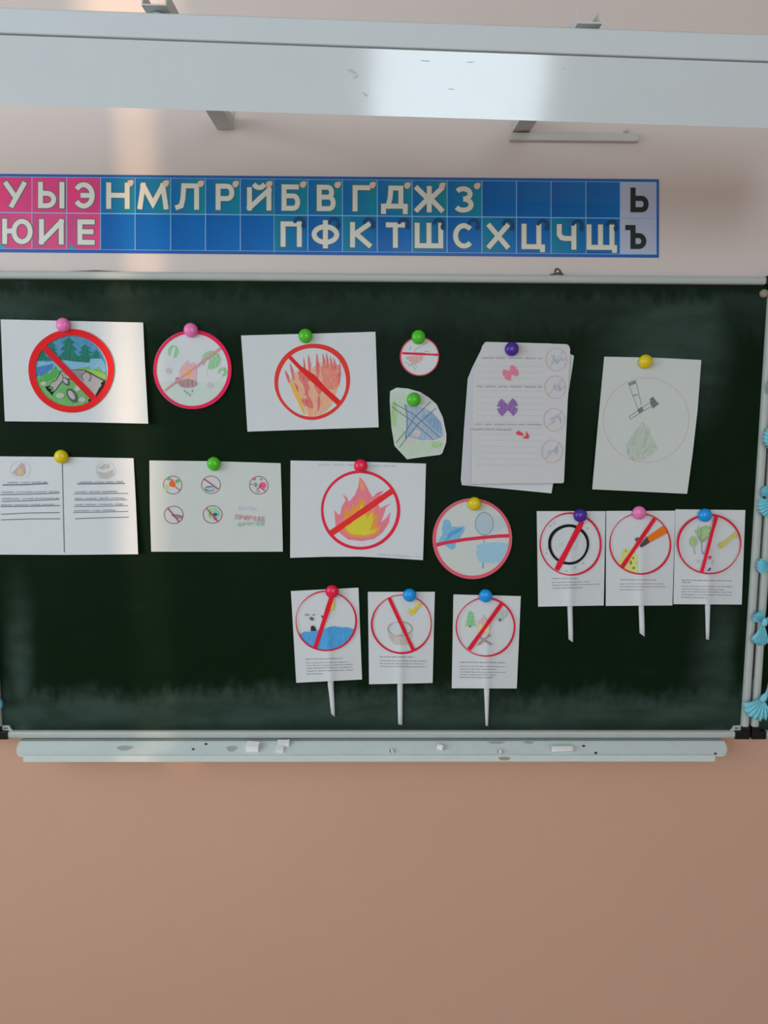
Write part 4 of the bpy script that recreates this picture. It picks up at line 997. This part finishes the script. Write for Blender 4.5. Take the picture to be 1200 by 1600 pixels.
D, fin = sign((830, 780, 6.954), [(60, 130), (808, 130), (788, 1155), (75, 1168)], [(393, 1165), (450, 1165), (456, 1556), (405, 1520)],
  'paper sign on a stick with a bold black circle crossed in red', ((906.5, 805.3), 'purple', 'purple round magnet on the sign with the bold black circle'), (428, 488, 328, 338, 17), (275, 770, 555, 240, 56),
  [(225, 505, 862, P15, 0), (225, 640, 905, P9, -.02), (225, 745, 938, P9, -.03), (230, 555, 968, P9, -.02)], rseed=1)
D('sound_rings', merge(*[ring(415, 490, r_, r_, 3, 30) for r_ in (45, 80, 115, 150)]), pen((165, 172, 172), .7)); D('centre_smudge', disc(410, 495, 90, 60, n=20), pen((150, 155, 155), .3, .5))
D('note_marks', merge(*[ribbon([(x, y), (x+14, y-16), (x+24, y-2)], 6) for x, y in ((195, 300), (235, 270), (600, 325), (150, 595), (165, 540), (550, 705), (370, 790), (460, 750))]), pen((120, 125, 125), .7))
D('black_circle', ring(408, 492, 206, 208, 29, 56, .012, 3, .12), pen((22, 22, 24))); fin()
D, fin = sign((940, 780, 6.958), [(50, 128), (800, 125), (770, 1155), (45, 1160)], [(402, 1165), (462, 1165), (470, 1496), (412, 1455)],
  'paper sign on a stick with an orange and brown stub above a yellow spotted lump', ((998, 801), 'pink', 'pink round magnet on the sign with the orange and brown stub'), (420, 485, 330, 328, 15), (222, 738, 578, 210, 42),
  [(200, 590, 876, P15, .005), (195, 680, 920, P9, 0), (195, 690, 952, P9, 0), (195, 450, 984, P9, 0)], rseed=2)
D('yellow_lump', poly([(165, 680), (210, 640), (235, 545), (265, 535), (310, 545), (350, 580), (385, 600), (385, 680), (398, 800), (320, 790), (240, 750), (200, 720)]), pen((195, 200, 95), .95, .2)); D('dark_spots', merge(disc(265, 565, 8, 14, n=8), disc(345, 640, 12, 14, n=8), disc(318, 690, 14, 24, n=10), disc(348, 748, 18, 14, n=8), disc(370, 700, 5, 6, n=6)), pen((110, 110, 60), .9))
D('orange_stub', poly([(492, 410), (665, 290), (700, 330), (712, 370), (525, 472)]), pen((218, 110, 35))); D('brown_end', poly([(420, 495), (492, 408), (525, 470), (435, 526), (415, 510)]), pen((82, 70, 65))); D('dark_tip', disc(392, 438, 30, 24, n=12), pen((85, 88, 90)))
fin()
D, fin = sign((1045, 780, 6.954), [(72, 110), (832, 118), (792, 1145), (50, 1140)], [(393, 1145), (452, 1145), (438, 1524), (403, 1520)],
  'paper sign on a stick with green trees and a yellow hand on the right', ((1100.8, 804.8), 'blue', 'blue round magnet on the sign with green trees, rightmost of the signs'), (440, 488, 340, 322, 18), (358, 790, 522, 175, 36),
  [(140, 680, 880, P15, .012), (140, 235, 905, P15, 0), (135, 690, 945, P9, .012), (135, 610, 975, P9, .02), (135, 685, 1006, P9, .01), (135, 680, 1035, P9, .015), (135, 425, 1064, P9, .03)], rseed=3)
gl = pen((135, 178, 95), .9, .3)
D('leaf_crown', disc(266, 458, 42, 58, n=16), gl)
for x0, y0, x1, y1, w_ in ((358, 470, 290, 330, 26), (358, 470, 322, 292, 28), (362, 470, 365, 300, 22), (362, 470, 395, 280, 34), (362, 470, 430, 290, 40), (364, 470, 462, 300, 30), (364, 470, 440, 380, 34)):
    D('leaf_frond', ribbon([(x0, y0), ((x0+x1)/2-4, (y0+y1)/2), (x1*.75+x0*.25, y1*.75+y0*.25), (x1, y1)], [6, w_*.6, w_, w_*.4]), gl)
for q in ((268, 510, 290, 600, 7), (360, 455, 360, 560, 10), (320, 400, 360, 470, 9), (420, 400, 362, 465, 9)): D('tree_trunk', seg(*q), pen((110, 130, 100), .8))
D('yellow_hand', merge(poly([(625, 445), (735, 345), (750, 392), (640, 465), (620, 500), (585, 525), (560, 505), (575, 465)]), *[ribbon([(570, 490), p], 6) for p in ((525, 500), (535, 525), (555, 550), (585, 545), (540, 465))]), pen((190, 180, 55), .95, .15))
D('petal', merge(poly([(428, 620), (470, 618), (450, 660)])), pen((200, 40, 110))); D('violet_petal', poly([(415, 780), (450, 740), (462, 755), (440, 780)]), pen((95, 55, 140))); D('blue_mark', ribbon([(360, 560), (372, 590), (392, 592)], 8), pen((70, 75, 140))); D('grey_mark', merge(ribbon([(300, 655), (318, 690), (340, 655)], 5), ribbon([(490, 660), (470, 700)], 8)), pen((140, 145, 150), .8))
fin()
D, fin = sign((440, 900, 6.664), [(97, 157), (800, 122), (838, 1078), (152, 1112)], [(480, 1108), (542, 1105), (557, 1464), (515, 1430)],
  'paper sign on a stick with blue water in its red ring', ((519, 924), 'red', 'red round magnet on the sign with blue water'), (462, 468, 312, 310, 15), (350, 745, 520, 225, 46),
  [(250, 650, 866, P15, -.02), (255, 690, 905, P9, -.02), (258, 735, 935, P9, -.03), (260, 735, 963, P9, -.03), (262, 742, 992, P9, -.03), (265, 440, 1020, P9, -.01)], rseed=4)
wa = [p for p in ell(462, 468, 308, 306, 30, 17, 153)]
D('water', poly([(204, 600), (235, 580), (330, 578), (380, 565), (450, 550), (500, 528), (550, 522), (620, 535), (690, 534), (745, 552)]+wa[1:]), pen((45, 145, 205), .97, .12))
D('dark_stone', poly([(302, 575), (305, 525), (325, 515), (350, 535), (358, 572)]), pen((45, 48, 52))); D('falling_bits', merge(disc(312, 445, 24, 18, n=8, rot=.5), ribbon([(320, 410), (345, 398)], 8)), pen((90, 95, 105))); D('red_bit', merge(ribbon([(238, 408), (285, 408)], 9), ribbon([(250, 392), (272, 405)], 7)), pen((175, 110, 95))); D('violet_bit', poly([(405, 410), (432, 410), (430, 445), (418, 435)]), pen((120, 70, 160)))
D('yellow_hand', merge(poly([(520, 240), (548, 235), (545, 330), (515, 345), (505, 320)]), *[ribbon([(525, 330), p], 6) for p in ((512, 360), (530, 368), (545, 366))]), pen((215, 180, 40))); fin()
D, fin = sign((565, 900, 6.669), [(65, 165), (763, 165), (740, 1115), (78, 1128)], [(372, 1130), (430, 1130), (425, 1548), (380, 1540)],
  'paper sign on a stick with a brown basket below a yellow hand', ((640, 929.5), 'blue', 'blue round magnet on the sign with the brown basket'), (418, 500, 312, 302, 15), (285, 225, 538, 770, 36),
  [(190, 550, 842, P15, .01), (190, 680, 882, P9, .012), (188, 655, 912, P9, .01), (190, 675, 942, P9, .012)], rseed=5)
D('basket', poly([(272, 590), (300, 615), (400, 630), (500, 615), (528, 600), (510, 660), (480, 710), (420, 722), (340, 712), (295, 660)]), pen((175, 145, 130), .7, .5)); D('basket_rim', merge(ring(400, 550, 125, 72, 12, 40)), pen((140, 120, 105), .8, .3)); D('basket_inside', disc(365, 550, 66, 70, n=18), pen((185, 192, 198)))
D('yellow_hand', merge(poly([(545, 335), (605, 275), (632, 292), (580, 345), (545, 395), (520, 400), (505, 375)]), *[ribbon([(525, 370), p], 6) for p in ((470, 350), (465, 385), (485, 410), (515, 420), (480, 328))]), pen((205, 190, 45))); fin()
D, fin = sign((695, 900, 6.669), [(90, 192), (792, 210), (750, 1172), (72, 1170)], [(408, 1175), (466, 1175), (452, 1558), (424, 1556)],
  'paper sign on a stick with a green fir tree and small campfire', ((758.5, 930.5), 'blue', 'blue round magnet on the sign with the fir tree and campfire'), (424, 532, 306, 302, 15), (252, 768, 595, 285, 40),
  [(155, 640, 898, P15, .015), (155, 645, 940, P9, .012), (155, 545, 970, P9, .008), (155, 630, 1000, P9, .01), (155, 535, 1028, P9, .01), (155, 510, 1056, P9, .012)], rseed=6)
D('fir_tree', zig_tree(266, 362, 520, 120, 4), pen((110, 185, 115), .95, .2)); D('fir_trunk', poly([(250, 518), (272, 518), (268, 535), (255, 535)]), pen((110, 85, 70)))
D('flame', poly([(340, 520), (360, 460), (395, 430), (405, 400), (425, 450), (470, 480), (475, 540), (450, 600), (400, 605), (350, 560)]), pen((200, 150, 145), .8, .4)); D('flame_core', merge(disc(368, 535, 30, 42, n=12), disc(440, 560, 26, 42, n=12)), pen((205, 195, 105), .9, .2))
D('firewood', merge(seg(345, 718, 475, 610, 20), seg(350, 630, 485, 715, 20)), pen((140, 110, 108), .9, .2)); D('grey_tree', merge(disc(570, 425, 40, 38, n=12), disc(620, 390, 24, 36, n=10)), pen((140, 165, 145), .7, .6)); D('tree_trunk', poly([(560, 445), (590, 445), (582, 475), (568, 475)]), pen((110, 95, 85))); fin()

# ------------------------------------------------------------------ blue crepe bows on the wings
M_BOW = mat('blue_crepe_paper', ink((116, 184, 197), 1.42), .8, .15, .12, 120)
BG = 'blue crepe bows along the chalkboard wings'
def bow(px, py, fans, label, amp=.006):
    c = un(px, py, -.020)
    root = empty('crepe_bow', (c.x, -.0125, c.z), label, 'bow', BG)
    for k, (ang, spread, Lp) in enumerate(fans):
        L_ = Lp*.00139; nr, na = 6, 36; vs_, fs = [], []
        rnd = random.Random(int(px*7+py+k)); ph = rnd.uniform(0, 6)
        for i in range(nr+1):
            f = i/nr
            for j in range(na+1):
                u = j/na*2-1; t = R(ang)+R(spread)/2*u
                rr = (.006+(L_-.006)*f)*(1-.13*u*u*f+.03*math.sin(j*2.3+ph)*f*f)
                d = amp*(.35+.65*f)*math.sin(j*1.25+ph+.6*math.sin(3*f))*min(1, 3*f+.25)+.008*math.sin(f*2.6)
                vs_.append((c.x+rr*math.cos(t), c.y-d, c.z+rr*math.sin(t)))
        for i in range(nr):
            for j in range(na): a_ = i*(na+1)+j; fs.append([a_, a_+1, a_+na+2, a_+na+1])
        o = mesh('bow_wing', vs_, fs, M_BOW, root, True); sd = o.modifiers.new('t', 'SOLIDIFY'); sd.thickness = .0004
    t0 = R(fans[0][0]); dx, dz = math.cos(t0), math.sin(t0)
    tube('knot', [(c.x-dx*.009, c.y-.001, c.z-dz*.009), (c.x-dx*.005, c.y-.003, c.z-dz*.005), (c.x, c.y-.004, c.z), (c.x+dx*.005, c.y-.003, c.z+dz*.005), (c.x+dx*.009, c.y-.001, c.z+dz*.009)], [.004, .0065, .0072, .0065, .004], M_BOW, root, 10)
    return root
bow(1224, 604, [(180, 60, 27), (0, 60, 27)], 'blue crepe bow nearest the top of the right wing')
bow(1222, 682, [(185, 85, 31), (5, 80, 31)], 'second blue crepe bow from the top of the right wing')
bow(1214, 781, [(212, 75, 34), (145, 40, 32), (20, 70, 32)], 'third blue crepe bow from the top of the right wing')
bow(1207, 884, [(178, 65, 27), (0, 70, 30)], 'fourth blue crepe bow from the top of the right wing')
bow(1193, 972, [(-102, 48, 38), (138, 70, 22), (35, 60, 34)], 'blue crepe bow hanging downward, second from the bottom of the right wing')
bow(1192, 1090, [(-118, 105, 38), (48, 60, 30)], 'lowest and widest blue crepe bow at the foot of the right wing')
bow(-18, 1100, [(8, 55, 25), (188, 60, 30)], 'blue crepe bow at the foot of the left wing')
